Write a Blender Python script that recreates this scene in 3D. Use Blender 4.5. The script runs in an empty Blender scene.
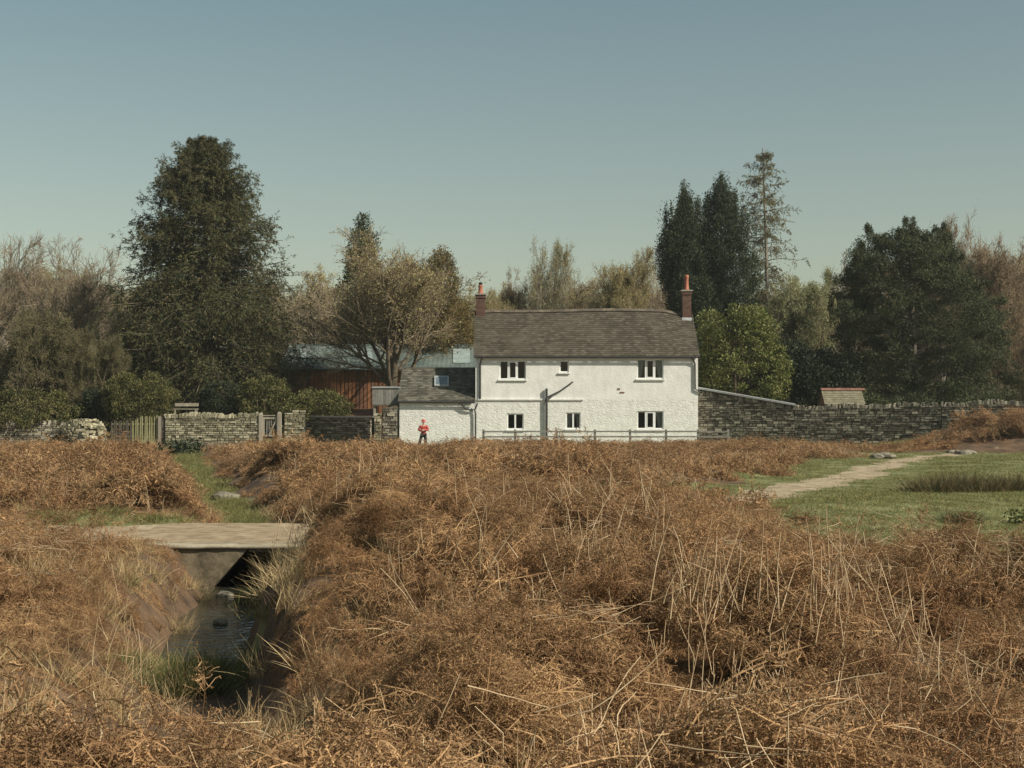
import bpy, bmesh, math, random
import numpy as np
from math import radians, sin, cos, pi, tan

random.seed(7)
scene = bpy.context.scene
C = scene.collection

# ------------------------------------------------------------------ camera, sky, sun, exposure
F_PX, HZ, CAMZ = 1422.2, 405.0, 3.0
cam = bpy.data.objects.new('camera', bpy.data.cameras.new('camera'))
C.objects.link(cam); scene.camera = cam
cam.data.lens = 50; cam.data.sensor_width = 36
cam.data.clip_start = 0.1; cam.data.clip_end = 5000
cam.location = (0, 0, CAMZ)
cam.rotation_euler = (radians(90) + math.atan((HZ - 384) / F_PX), 0, 0)

SUN_EL, SUN_AZ = 38.5, 62.0          # azimuth measured to the right of straight behind the camera
world = bpy.data.worlds.new('World'); scene.world = world
world.use_nodes = True
nt = world.node_tree; nt.nodes.clear()
sky = nt.nodes.new('ShaderNodeTexSky'); sky.sky_type = 'NISHITA'; sky.sun_disc = False
sky.sun_elevation = radians(SUN_EL); sky.sun_rotation = radians(180 - SUN_AZ)
sky.altitude = 100; sky.air_density = 1.0; sky.dust_density = 1.2; sky.ozone_density = 1.0
hs = nt.nodes.new('ShaderNodeHueSaturation'); hs.inputs['Saturation'].default_value = 0.72
tint = nt.nodes.new('ShaderNodeMix'); tint.data_type = 'RGBA'; tint.blend_type = 'MULTIPLY'
tint.inputs[0].default_value = 1.0; tint.inputs[7].default_value = (0.95, 1.0, 0.79, 1)
bg = nt.nodes.new('ShaderNodeBackground'); bg.inputs['Strength'].default_value = 0.092
wo = nt.nodes.new('ShaderNodeOutputWorld')
wtc = nt.nodes.new('ShaderNodeTexCoord'); wsx = nt.nodes.new('ShaderNodeSeparateXYZ'); wrp = nt.nodes.new('ShaderNodeValToRGB')
wrp.color_ramp.elements[0].position = 0.03; wrp.color_ramp.elements[0].color = (1.03, 0.945, 0.70, 1)
wrp.color_ramp.elements[1].position = 0.30; wrp.color_ramp.elements[1].color = (0.71, 0.845, 0.73, 1)
nt.links.new(wtc.outputs['Generated'], wsx.inputs[0]); nt.links.new(wsx.outputs[2], wrp.inputs[0]); nt.links.new(wrp.outputs[0], tint.inputs[7])
nt.links.new(sky.outputs[0], hs.inputs['Color']); nt.links.new(hs.outputs[0], tint.inputs[6])
nt.links.new(tint.outputs[2], bg.inputs[0]); nt.links.new(bg.outputs[0], wo.inputs[0])

sl = bpy.data.lights.new('sun', 'SUN'); sl.energy = 5.0; sl.angle = radians(0.53); sl.color = (1.0, 0.93, 0.80)
sun = bpy.data.objects.new('sun', sl); C.objects.link(sun)
a, e = radians(SUN_AZ), radians(SUN_EL)
from mathutils import Vector
sun.rotation_euler = Vector((-sin(a) * cos(e), cos(a) * cos(e), -sin(e))).to_track_quat('-Z', 'Y').to_euler()
sun.location = (30, -30, 40)
vs = scene.view_settings
vs.view_transform = 'Standard'; vs.look = 'None'; vs.exposure = 0.22; vs.gamma = 1.0; vs.use_curve_mapping = False
scene.cycles.max_bounces = 5; scene.cycles.diffuse_bounces = 2; scene.cycles.transparent_max_bounces = 8
scene.cycles.glossy_bounces = 2; scene.cycles.transmission_bounces = 3

def wx(px, Y): return (px - 512.0) / F_PX * Y
def wz(py, Y): return CAMZ + (HZ - py) / F_PX * Y

# ------------------------------------------------------------------ materials
MATS = {}
def pm(name, c1, c2, scale=3.0, rough=0.9, c3=None, island=0.0, orand=0.0, bump=0.0, bscale=20.0, detail=6,
       translucent=0.0, metal=0.0, spec=0.3, wvar=None, stretch=(1, 1, 1), bdist=0.02):
    m = bpy.data.materials.new(name); m.use_nodes = True
    n = m.node_tree; N = n.nodes; L = n.links; N.clear()
    out = N.new('ShaderNodeOutputMaterial'); bs = N.new('ShaderNodeBsdfPrincipled')
    bs.inputs['Roughness'].default_value = rough; bs.inputs['Metallic'].default_value = metal
    bs.inputs['Specular IOR Level'].default_value = spec
    tc = N.new('ShaderNodeTexCoord'); mp = N.new('ShaderNodeMapping'); mp.inputs['Scale'].default_value = stretch
    L.new(tc.outputs['Object'], mp.inputs[0])
    nz = N.new('ShaderNodeTexNoise'); nz.inputs['Scale'].default_value = scale; nz.inputs['Detail'].default_value = detail
    nz.inputs['Roughness'].default_value = 0.65
    L.new(mp.outputs[0], nz.inputs['Vector'])
    rp = N.new('ShaderNodeValToRGB')
    rp.color_ramp.elements[0].position = 0.34; rp.color_ramp.elements[0].color = (*c1, 1)
    rp.color_ramp.elements[1].position = 0.66; rp.color_ramp.elements[1].color = (*c2, 1)
    L.new(nz.outputs[0], rp.inputs[0])
    col = rp.outputs[0]
    def mixin(src, lo, hi, fac):
        nonlocal col
        mr = N.new('ShaderNodeMapRange'); L.new(src, mr.inputs[0]); mr.inputs[3].default_value = lo; mr.inputs[4].default_value = hi
        mx = N.new('ShaderNodeMix'); mx.data_type = 'RGBA'; mx.blend_type = 'MULTIPLY'; mx.inputs[0].default_value = 1
        L.new(col, mx.inputs[6]); L.new(mr.outputs[0], mx.inputs[7]); col = mx.outputs[2]
    geo = N.new('ShaderNodeNewGeometry')
    if c3 is not None:
        gt = N.new('ShaderNodeMath'); gt.operation = 'POWER'; gt.inputs[1].default_value = 2.5
        L.new(geo.outputs['Random Per Island'], gt.inputs[0])
        mx = N.new('ShaderNodeMix'); mx.data_type = 'RGBA'; L.new(gt.outputs[0], mx.inputs[0])
        L.new(col, mx.inputs[6]); mx.inputs[7].default_value = (*c3, 1); col = mx.outputs[2]
    if island: mixin(geo.outputs['Random Per Island'], 1 - island, 1 + island, 1)
    if orand:
        oi = N.new('ShaderNodeObjectInfo'); mixin(oi.outputs['Random'], 1 - orand, 1 + orand, 1)
    if wvar:
        for sc_w, ca, cb in wvar:
            nw = N.new('ShaderNodeTexNoise'); nw.inputs['Scale'].default_value = sc_w; nw.inputs['Detail'].default_value = 3; L.new(geo.outputs['Position'], nw.inputs['Vector'])
            rw_n = N.new('ShaderNodeValToRGB'); rw_n.color_ramp.elements[0].position = .38; rw_n.color_ramp.elements[1].position = .62
            rw_n.color_ramp.elements[0].color = (*ca, 1); rw_n.color_ramp.elements[1].color = (*cb, 1); L.new(nw.outputs[0], rw_n.inputs[0])
            mx = N.new('ShaderNodeMix'); mx.data_type = 'RGBA'; mx.blend_type = 'MULTIPLY'; mx.inputs[0].default_value = 1; L.new(col, mx.inputs[6]); L.new(rw_n.outputs[0], mx.inputs[7]); col = mx.outputs[2]
    L.new(col, bs.inputs['Base Color'])
    if bump:
        nb = N.new('ShaderNodeTexNoise'); nb.inputs['Scale'].default_value = bscale; nb.inputs['Detail'].default_value = 5
        L.new(mp.outputs[0], nb.inputs['Vector'])
        bp = N.new('ShaderNodeBump'); bp.inputs['Strength'].default_value = bump; bp.inputs['Distance'].default_value = bdist
        L.new(nb.outputs[0], bp.inputs['Height']); L.new(bp.outputs[0], bs.inputs['Normal'])
    sh = bs.outputs[0]
    if translucent:
        tr = N.new('ShaderNodeBsdfTranslucent'); L.new(col, tr.inputs[0])
        ms = N.new('ShaderNodeMixShader'); ms.inputs[0].default_value = translucent
        L.new(sh, ms.inputs[1]); L.new(tr.outputs[0], ms.inputs[2]); sh = ms.outputs[0]
    L.new(sh, out.inputs[0])
    m['bs'] = bs.name; MATS[name] = m
    return m

M_bracken = pm('bracken_frond', (0.25, 0.145, 0.072), (0.60, 0.395, 0.215), 2.2, 0.85, c3=(0.10, 0.060, 0.036), island=0.30, orand=0.30, translucent=0.18, detail=3, wvar=((0.8, (0.80, 0.72, 0.66), (1.12, 1.12, 1.08)), (0.12, (0.92, 0.90, 0.86), (1.06, 1.03, 0.98))))
M_stalk = pm('bracken_stalk', (0.40, 0.28, 0.155), (0.66, 0.50, 0.31), 3.0, 0.7, c3=(0.20, 0.11, 0.06), island=0.25, detail=2)
M_straw = pm('straw_blade', (0.36, 0.26, 0.13), (0.54, 0.41, 0.22), 3.0, 0.8, island=0.3, orand=0.15, translucent=0.25, detail=2)
M_grass = pm('green_blade', (0.098, 0.112, 0.028), (0.23, 0.228, 0.076), 1.2, 0.8, c3=(0.30, 0.26, 0.12), island=0.25, orand=0.25, translucent=0.3, detail=2)
M_rush = pm('rush_blade', (0.03, 0.05, 0.015), (0.09, 0.11, 0.035), 1.5, 0.7, c3=(0.22, 0.16, 0.07), island=0.3, translucent=0.15, detail=2)
M_rushdry = pm('rush_blade_dry', (0.10, 0.085, 0.035), (0.24, 0.17, 0.08), 1.5, 0.8, c3=(0.05, 0.06, 0.02), island=0.3, translucent=0.15, detail=2)
M_fir = pm('fir_needles', (0.022, 0.032, 0.012), (0.080, 0.086, 0.032), 0.35, 0.8, c3=(0.115, 0.09, 0.038), island=0.3, translucent=0.12, detail=4)
M_pine = pm('pine_needles', (0.026, 0.038, 0.016), (0.066, 0.080, 0.034), 0.4, 0.8, c3=(0.10, 0.10, 0.045), island=0.3, translucent=0.12, detail=4)
M_cyp = pm('cypress_needles', (0.016, 0.028, 0.014), (0.040, 0.055, 0.025), 0.5, 0.8, c3=(0.06, 0.07, 0.03), island=0.3, translucent=0.1, detail=4)
M_laurel = pm('laurel_leaves', (0.055, 0.085, 0.018), (0.16, 0.18, 0.045), 0.9, 0.55, c3=(0.24, 0.22, 0.08), island=0.3, translucent=0.2, detail=4)
M_hedge = pm('hedge_leaves', (0.040, 0.050, 0.015), (0.115, 0.118, 0.038), 0.8, 0.7, c3=(0.17, 0.14, 0.05), island=0.3, translucent=0.2, detail=4)
M_darkhedge = pm('dark_shrub_leaves', (0.016, 0.026, 0.012), (0.040, 0.050, 0.022), 0.8, 0.7, island=0.3, translucent=0.1, detail=4)
M_willow = pm('willow_leaves', (0.24, 0.25, 0.115), (0.40, 0.39, 0.21), 0.6, 0.8, island=0.25, translucent=0.35, detail=3)
M_larch = pm('larch_tufts', (0.14, 0.14, 0.065), (0.27, 0.24, 0.12), 0.7, 0.8, c3=(0.09, 0.06, 0.035), island=0.25, translucent=0.25, detail=3)
M_bud_or = pm('orange_brown_sprays', (0.11, 0.075, 0.024), (0.24, 0.150, 0.050), 0.6, 0.85, c3=(0.09, 0.10, 0.035), island=0.3, translucent=0.2, detail=3)
M_bud_ol = pm('olive_buds', (0.25, 0.21, 0.09), (0.44, 0.37, 0.17), 0.6, 0.85, island=0.3, translucent=0.3, detail=3)
M_bud_gr = pm('green_buds', (0.19, 0.195, 0.085), (0.33, 0.31, 0.16), 0.6, 0.85, island=0.3, translucent=0.3, detail=3)
M_bud_rd = pm('russet_buds', (0.20, 0.145, 0.08), (0.35, 0.265, 0.15), 0.6, 0.85, island=0.3, translucent=0.2, detail=3)
M_bark = pm('bark_brown', (0.07, 0.055, 0.035), (0.16, 0.12, 0.08), 2.0, 0.95, bump=0.5)
M_barkgrey = pm('bark_grey', (0.14, 0.12, 0.095), (0.26, 0.225, 0.18), 1.5, 0.95)
M_twig = pm('twig_brown', (0.20, 0.155, 0.095), (0.36, 0.28, 0.185), 0.8, 0.95, orand=0.15)
M_thorn = pm('thorn_twig', (0.12, 0.095, 0.055), (0.25, 0.20, 0.125), 0.8, 0.95)
M_thornbud = pm('thorn_buds', (0.07, 0.072, 0.028), (0.17, 0.155, 0.065), 0.6, 0.85, island=0.3, translucent=0.2, detail=3)
M_twigred = pm('twig_russet', (0.17, 0.12, 0.075), (0.30, 0.215, 0.14), 0.8, 0.95)
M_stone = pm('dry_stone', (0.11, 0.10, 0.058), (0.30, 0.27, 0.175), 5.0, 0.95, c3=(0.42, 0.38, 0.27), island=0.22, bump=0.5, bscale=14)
M_slate = pm('shaded_dark_stone', (0.070, 0.060, 0.042), (0.21, 0.185, 0.135), 5.0, 0.9, c3=(0.32, 0.29, 0.22), island=0.28, bump=0.5, bscale=14)  # darker than the pale stone; shade of the walls is partly in the colour
M_core = pm('wall_core', (0.02, 0.018, 0.014), (0.04, 0.036, 0.03), 5)  # near-black slab, paints the shade seen in gaps between the stones
M_white = pm('white_render', (0.66, 0.655, 0.60), (0.81, 0.80, 0.75), 1.6, 0.9, stretch=(1, 1, .55), bump=0.35, bscale=8)
M_frame = pm('white_paint', (0.72, 0.72, 0.69), (0.80, 0.80, 0.77), 5, 0.5)
M_tile = pm('roof_tile', (0.058, 0.050, 0.037), (0.098, 0.084, 0.062), 0.7, 0.95, c3=(0.11, 0.095, 0.073), island=0.09, spec=0.1)
M_tile2 = pm('grey_slate_tile', (0.060, 0.056, 0.044), (0.115, 0.105, 0.082), 1.3, 0.95, c3=(0.15, 0.14, 0.11), island=0.16, spec=0.1)
M_tantile = pm('mossy_tan_tile', (0.15, 0.135, 0.09), (0.24, 0.215, 0.15), 3.0, 0.95, island=0.12, spec=0.1)
M_ridge = pm('ridge_tile', (0.085, 0.070, 0.052), (0.15, 0.12, 0.088), 4, 0.9, island=0.25)
M_redtile = pm('red_tile', (0.17, 0.080, 0.055), (0.25, 0.12, 0.085), 5, 0.85, island=0.2)
M_brick = pm('chimney_brick', (0.10, 0.055, 0.042), (0.19, 0.090, 0.065), 7, 0.9, c3=(0.09, 0.06, 0.05), island=0.35)
M_mortar = pm('mortar', (0.22, 0.20, 0.17), (0.30, 0.28, 0.24), 8)
M_clay = pm('clay_pot', (0.30, 0.11, 0.07), (0.42, 0.16, 0.10), 6, 0.8)
M_capstone = pm('cap_stone', (0.24, 0.225, 0.19), (0.36, 0.34, 0.29), 6, 0.9, bump=0.3)
M_dark = pm('black_pipe', (0.035, 0.035, 0.035), (0.06, 0.06, 0.055), 5, 0.5)
M_lead = pm('lead_flashing', (0.26, 0.27, 0.27), (0.36, 0.37, 0.36), 4, 0.6)
M_green = pm('green_sheeting', (0.080, 0.105, 0.095), (0.145, 0.170, 0.150), 0.9, 0.75, c3=None, spec=0.3)
M_skyl = pm('rooflight_sheet', (0.20, 0.25, 0.235), (0.34, 0.39, 0.37), 2, 0.5)
M_rust = pm('rust_boards', (0.24, 0.095, 0.042), (0.38, 0.17, 0.075), 1.5, 0.85, c3=(0.07, 0.035, 0.025), island=0.45)
M_wood = pm('weathered_wood', (0.22, 0.19, 0.145), (0.38, 0.34, 0.27), 4, 0.9, island=0.15, stretch=(1, 1, 0.2))
M_woodgr = pm('mossy_wood', (0.20, 0.19, 0.09), (0.33, 0.30, 0.16), 4, 0.9, island=0.25, stretch=(1, 1, 0.2))
M_wooddk = pm('dark_wood', (0.06, 0.05, 0.04), (0.13, 0.11, 0.085), 4, 0.9, island=0.2)
M_greyboard = pm('grey_board', (0.15, 0.145, 0.125), (0.23, 0.22, 0.19), 4, 0.9, island=0.25)
M_cement = pm('concrete', (0.26, 0.22, 0.155), (0.42, 0.37, 0.27), 2.5, 0.95, bump=0.4, bscale=12)
M_headwall = pm('stained_concrete', (0.08, 0.065, 0.04), (0.24, 0.19, 0.125), 4.5, 0.95, bump=0.5, bscale=9)
M_rock = pm('pale_rock', (0.13, 0.115, 0.085), (0.25, 0.22, 0.17), 4, 0.95, bump=0.5)
M_red = pm('red_cloth', (0.36, 0.05, 0.045), (0.45, 0.075, 0.06), 8, 0.8)
M_redd = pm('maroon_cloth', (0.26, 0.035, 0.04), (0.34, 0.05, 0.05), 8, 0.8)
M_black = pm('black_cloth', (0.02, 0.018, 0.018), (0.04, 0.035, 0.033), 8, 0.85)
M_skin = pm('skin', (0.50, 0.30, 0.21), (0.56, 0.35, 0.25), 8, 0.6)
M_boot = pm('boot', (0.08, 0.05, 0.03), (0.13, 0.08, 0.05), 8, 0.7)
M_curtain = pm('curtain', (0.40, 0.40, 0.37), (0.52, 0.51, 0.47), 8, 0.9)
M_deck = pm('track_dirt', (0.19, 0.135, 0.080), (0.40, 0.31, 0.20), 2.2, 0.97, bump=0.2, bscale=7, bdist=.01)

# painted rough stone: voronoi bump
M_whitestone = pm('painted_stone', (0.64, 0.63, 0.57), (0.80, 0.79, 0.74), 2.5, 0.9)
def add_stone_bump(m, chips=0.0, st_=0.45):
    n = m.node_tree; N = n.nodes; L = n.links; bs = N[m['bs']]
    tc = N.new('ShaderNodeTexCoord'); mp = N.new('ShaderNodeMapping'); mp.inputs['Scale'].default_value = (3.2, 3.2, 7.5)
    nz = N.new('ShaderNodeTexNoise'); nz.inputs['Scale'].default_value = 3; 
    mx = N.new('ShaderNodeMix'); mx.data_type = 'RGBA'; mx.blend_type = 'ADD'; mx.inputs[0].default_value = 0.30
    L.new(tc.outputs['Object'], nz.inputs['Vector']); L.new(tc.outputs['Object'], mx.inputs[6]); L.new(nz.outputs['Color'], mx.inputs[7])
    L.new(mx.outputs[2], mp.inputs[0])
    vo = N.new('ShaderNodeTexVoronoi'); vo.feature = 'DISTANCE_TO_EDGE'; vo.inputs['Scale'].default_value = 1.0; vo.inputs['Randomness'].default_value = 0.9
    L.new(mp.outputs[0], vo.inputs['Vector'])
    mr = N.new('ShaderNodeMapRange'); mr.inputs[2].default_value = 0.14; L.new(vo.outputs['Distance'], mr.inputs[0])
    vc = N.new('ShaderNodeTexVoronoi'); L.new(mp.outputs[0], vc.inputs['Vector']); vc.inputs['Scale'].default_value = 1.0; vc.inputs['Randomness'].default_value = 0.9
    ad = N.new('ShaderNodeMath'); ad.operation = 'MULTIPLY_ADD'; L.new(vc.outputs['Color'], ad.inputs[0]); ad.inputs[1].default_value = 0.5; L.new(mr.outputs[0], ad.inputs[2])
    bp = N.new('ShaderNodeBump'); bp.inputs['Strength'].default_value = st_; bp.inputs['Distance'].default_value = 0.022
    L.new(ad.outputs[0], bp.inputs['Height']); L.new(bp.outputs[0], bs.inputs['Normal'])
    # chips where the paint has gone and bare stone shows
    src = bs.inputs['Base Color'].links[0].from_socket
    n2 = N.new('ShaderNodeTexNoise'); n2.inputs['Scale'].default_value = 4.5; n2.inputs['Detail'].default_value = 8; n2.inputs['Roughness'].default_value = 0.7
    mp2 = N.new('ShaderNodeMapping'); mp2.inputs['Scale'].default_value = (1, 1, 2.2); L.new(tc.outputs['Object'], mp2.inputs[0]); L.new(mp2.outputs[0], n2.inputs['Vector'])
    m2 = N.new('ShaderNodeMapRange'); m2.inputs[1].default_value = 0.66 - chips; m2.inputs[2].default_value = 0.70 - chips; L.new(n2.outputs[0], m2.inputs[0])
    m3 = N.new('ShaderNodeMix'); m3.data_type = 'RGBA'; L.new(m2.outputs[0], m3.inputs[0]); L.new(src, m3.inputs[6]); m3.inputs[7].default_value = (0.30, 0.27, 0.22, 1)
    L.new(m3.outputs[2], bs.inputs['Base Color'])
add_stone_bump(M_whitestone, 0.022)
M_whitestone2 = pm('peeling_painted_stone', (0.62, 0.61, 0.56), (0.78, 0.77, 0.72), 2.5, 0.9)
add_stone_bump(M_whitestone2, 0.035)

add_stone_bump(M_white, -0.03, 0.20)
def glass_mat():
    m = bpy.data.materials.new('window_glass'); m.use_nodes = True
    n = m.node_tree; N = n.nodes; L = n.links; N.clear()
    out = N.new('ShaderNodeOutputMaterial'); t = N.new('ShaderNodeBsdfTransparent'); g = N.new('ShaderNodeBsdfGlossy')
    g.inputs['Roughness'].default_value = 0.03; t.inputs[0].default_value = (0.8, 0.85, 0.82, 1)
    fr = N.new('ShaderNodeFresnel'); fr.inputs[0].default_value = 1.45; ms = N.new('ShaderNodeMixShader')
    L.new(fr.outputs[0], ms.inputs[0]); L.new(t.outputs[0], ms.inputs[1]); L.new(g.outputs[0], ms.inputs[2]); L.new(ms.outputs[0], out.inputs[0])
    return m
M_glass = glass_mat()
def water_mat():
    m = bpy.data.materials.new('stream_water'); m.use_nodes = True
    n = m.node_tree; N = n.nodes; L = n.links; bs = N['Principled BSDF']
    bs.inputs['Base Color'].default_value = (0.03, 0.032, 0.022, 1); bs.inputs['Roughness'].default_value = 0.06
    bs.inputs['IOR'].default_value = 1.33; bs.inputs['Specular IOR Level'].default_value = 0.6
    tc = N.new('ShaderNodeTexCoord'); nz = N.new('ShaderNodeTexNoise'); nz.inputs['Scale'].default_value = 5; nz.inputs['Detail'].default_value = 4
    bp = N.new('ShaderNodeBump'); bp.inputs['Strength'].default_value = 0.6; bp.inputs['Distance'].default_value = 0.04
    L.new(tc.outputs['Object'], nz.inputs['Vector']); L.new(nz.outputs[0], bp.inputs['Height']); L.new(bp.outputs[0], bs.inputs['Normal'])
    return m
M_water = water_mat()

# ------------------------------------------------------------------ mesh helpers
def mk(name, V, F, m, parent=None, link=True, smooth=False):
    V = np.asarray(V, dtype=np.float32).reshape(-1, 3); F = np.asarray(F, dtype=np.int32)
    me = bpy.data.meshes.new(name)
    k = F.shape[1]
    me.vertices.add(len(V)); me.vertices.foreach_set('co', V.ravel())
    me.loops.add(F.size); me.loops.foreach_set('vertex_index', F.ravel())
    me.polygons.add(len(F)); me.polygons.foreach_set('loop_start', np.arange(0, F.size, k, dtype=np.int32))
    me.update(calc_edges=True)
    if smooth: me.polygons.foreach_set('use_smooth', np.ones(len(F), dtype=bool))
    me.materials.append(m)
    if not link: return me
    o = bpy.data.objects.new(name, me); C.objects.link(o)
    if parent is not None: o.parent = parent
    return o

def tag(o, label=None, cat=None, group=None, kind=None):
    if label: o['label'] = label
    if cat: o['category'] = cat
    if group: o['group'] = group
    if kind: o['kind'] = kind
    return o
def thing(name, label, cat, loc, group=None, rz=0.0):
    o = bpy.data.objects.new(name, None); o.empty_display_size = 0.2; C.objects.link(o)
    o.location = loc; o.rotation_euler = (0, 0, rz)
    return tag(o, label, cat, group)
def copy_tree(root, loc, rz=0.0, scale=None, label=None, group=None):
    r = root.copy(); C.objects.link(r); r.location = loc; r.rotation_euler = (0, 0, rz)
    if scale: r.scale = scale
    if label: r['label'] = label
    if group: r['group'] = group
    for ch in list(root.children):
        c = ch.copy(); C.objects.link(c); c.parent = r
        for g in list(ch.children):
            d = g.copy(); C.objects.link(d); d.parent = c
    return r

class MB:
    """collects quads"""
    BF = np.array([[0, 3, 2, 1], [4, 5, 6, 7], [0, 1, 5, 4], [1, 2, 6, 5], [2, 3, 7, 6], [3, 0, 4, 7]])
    def __init__(s): s.V = []; s.F = []; s.n = 0
    def add(s, V, F):
        V = np.asarray(V, float).reshape(-1, 3); s.V.append(V); s.F.append(np.asarray(F) + s.n); s.n += len(V); return s
    def box(s, x0, x1, y0, y1, z0, z1):
        return s.add([(x0, y0, z0), (x1, y0, z0), (x1, y1, z0), (x0, y1, z0), (x0, y0, z1), (x1, y0, z1), (x1, y1, z1), (x0, y1, z1)], s.BF)
    def hexa(s, b, t): return s.add(list(b) + list(t), s.BF)
    def bar(s, p, q, w, h=None):
        h = h or w; p = np.array(p, float); q = np.array(q, float); d = q - p; d /= np.linalg.norm(d)
        up = np.array([0, 0, 1.]) if abs(d[2]) < .9 else np.array([0, 1., 0])
        a = np.cross(d, up); a /= np.linalg.norm(a); b = np.cross(a, d)
        c = [(-1, -1), (1, -1), (1, 1), (-1, 1)]
        return s.hexa([p + a * i * w / 2 + b * j * h / 2 for i, j in c], [q + a * i * w / 2 + b * j * h / 2 for i, j in c])
    def tube(s, pts, rad, sides=8, cap=True):
        pts = np.array(pts, float)[None]; R = np.broadcast_to(np.asarray(rad, float), (pts.shape[1],))[None]
        V, F = tubes(pts, R, sides); n0 = s.n; s.add(V, F)
        if cap:
            for k, base in ((0, 0), (1, (pts.shape[1] - 1) * sides)):
                idx = np.arange(sides) + base
                cv = len(V)
                c = pts[0, 0 if k == 0 else -1]
                s.V.append(c[None]); ci = s.n; s.n += 1
                s.F.append(np.array([[n0 + idx[i], n0 + idx[(i + 1) % sides], ci, ci] for i in range(sides)]))
        return s
    def lathe(s, c, prof, sides=14):
        c = np.array(c, float); th = np.arange(sides) * 2 * pi / sides
        V = np.concatenate([np.stack([c[0] + r * np.cos(th), c[1] + r * np.sin(th), np.full(sides, c[2] + z)], 1) for r, z in prof])
        F = []
        for j in range(len(prof) - 1):
            for i in range(sides):
                F.append([j * sides + i, j * sides + (i + 1) % sides, (j + 1) * sides + (i + 1) % sides, (j + 1) * sides + i])
        return s.add(V, F)
    def build(s, name, m, parent=None, smooth=False, loc=None):
        V = np.concatenate(s.V)
        if loc is not None: V = V - np.array(loc)
        F = np.concatenate(s.F)
        # degenerate quads (caps) -> keep as tris through bmesh-free split
        deg = F[:, 2] == F[:, 3]
        me = bpy.data.meshes.new(name)
        faces = [tuple(f) for f in F[~deg]] + [tuple(f[:3]) for f in F[deg]]
        me.from_pydata([tuple(v) for v in V], [], faces); me.update()
        if smooth: me.polygons.foreach_set('use_smooth', [True] * len(me.polygons))
        me.materials.append(m)
        o = bpy.data.objects.new(name, me); C.objects.link(o)
        if parent is not None: o.parent = parent
        return o

def norm(v): return v / np.maximum(np.linalg.norm(v, axis=-1, keepdims=True), 1e-9)
def tubes(P, R, sides=3):
    n, m, _ = P.shape
    T = norm(np.gradient(P, axis=1))
    ref = np.where(np.abs(T[:, :1, 2:3]) > 0.8, np.array([1., 0, 0]), np.array([0, 0, 1.]))
    A = norm(np.cross(T, np.broadcast_to(ref, T.shape))); B = np.cross(T, A)
    th = np.arange(sides) * 2 * pi / sides
    V = P[:, :, None] + R[:, :, None, None] * (A[:, :, None] * np.cos(th)[:, None] + B[:, :, None] * np.sin(th)[:, None])
    idx = np.arange(n * m * sides).reshape(n, m, sides)
    a = idx[:, :-1]; b = idx[:, 1:]
    F = np.stack([a, np.roll(a, -1, 2), np.roll(b, -1, 2), b], -1).reshape(-1, 4)
    return V.reshape(-1, 3), F
def ribbons(rng, P, W):
    n, m, _ = P.shape
    T = norm(np.gradient(P, axis=1)); S = norm(np.cross(T, rng.normal(size=(n, 1, 3)) + 0.35 * rng.normal(size=(n, m, 3))))
    V = np.stack([P - S * W[..., None] / 2, P + S * W[..., None] / 2], 2)
    idx = np.arange(n * m * 2).reshape(n, m, 2)
    F = np.stack([idx[:, :-1, 0], idx[:, :-1, 1], idx[:, 1:, 1], idx[:, 1:, 0]], -1).reshape(-1, 4)
    return V.reshape(-1, 3), F
def walk(rng, P0, D, Ln, m, wob=0.15, trop=(0, 0, 0)):
    n = len(P0); P = np.zeros((n, m + 1, 3)); P[:, 0] = P0; D = norm(D); st = (Ln / m)[:, None]; trop = np.asarray(trop, float)
    for i in range(m):
        D = norm(D + rng.normal(size=(n, 3)) * wob + trop); P[:, i + 1] = P[:, i] + D * st
    return P
def spawn(rng, P, R, k, t0, t1, ang, lf, m, wob=0.15, trop=(0, 0, 0), rf=0.6, taper=0.3, jit=0.25):
    """k children on every branch; lf(t, parent_index) gives lengths"""
    n, mm, _ = P.shape
    t = np.sort(rng.uniform(t0, t1, (n, k)), 1).ravel(); pi_ = np.repeat(np.arange(n), k)
    f = t * (mm - 1); i = np.minimum(f.astype(int), mm - 2); u = (f - i)[:, None]
    p = P[pi_, i] * (1 - u) + P[pi_, i + 1] * u; T = norm(P[pi_, i + 1] - P[pi_, i])
    r = R[pi_, i] * (1 - u[:, 0]) + R[pi_, i + 1] * u[:, 0]
    q = norm(np.cross(T, rng.normal(size=T.shape))); an = ang * (1 + rng.normal(size=len(t)) * jit)
    D = T * np.cos(an)[:, None] + q * np.sin(an)[:, None]
    Ln = lf(t, pi_) * rng.uniform(0.7, 1.25, len(t))
    Q = walk(rng, p, D, Ln, m, wob, trop)
    RR = (r * rf)[:, None] * np.linspace(1, taper, m + 1)[None]
    return Q, RR, Ln
def leafq(rng, P, size, asp=0.5, D=None, jit=0.6):
    """rhombic leaf faces"""
    n = len(P); s = size * rng.uniform(0.6, 1.4, n)[:, None] if np.isscalar(size) else size[:, None]
    A = rng.normal(size=(n, 3)); A = norm(A) if D is None else norm(D + A * jit)
    B = norm(np.cross(A, rng.normal(size=(n, 3))))
    V = np.stack([P, P + A * s * .5 + B * s * asp * .5, P + A * s, P + A * s * .5 - B * s * asp * .5], 1)
    return V.reshape(-1, 3), np.arange(n * 4).reshape(n, 4)
def cat_geo(L):
    V = []; F = []; n = 0
    for v, f in L: V.append(v); F.append(f + n); n += len(v)
    return np.concatenate(V), np.concatenate(F)

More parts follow.
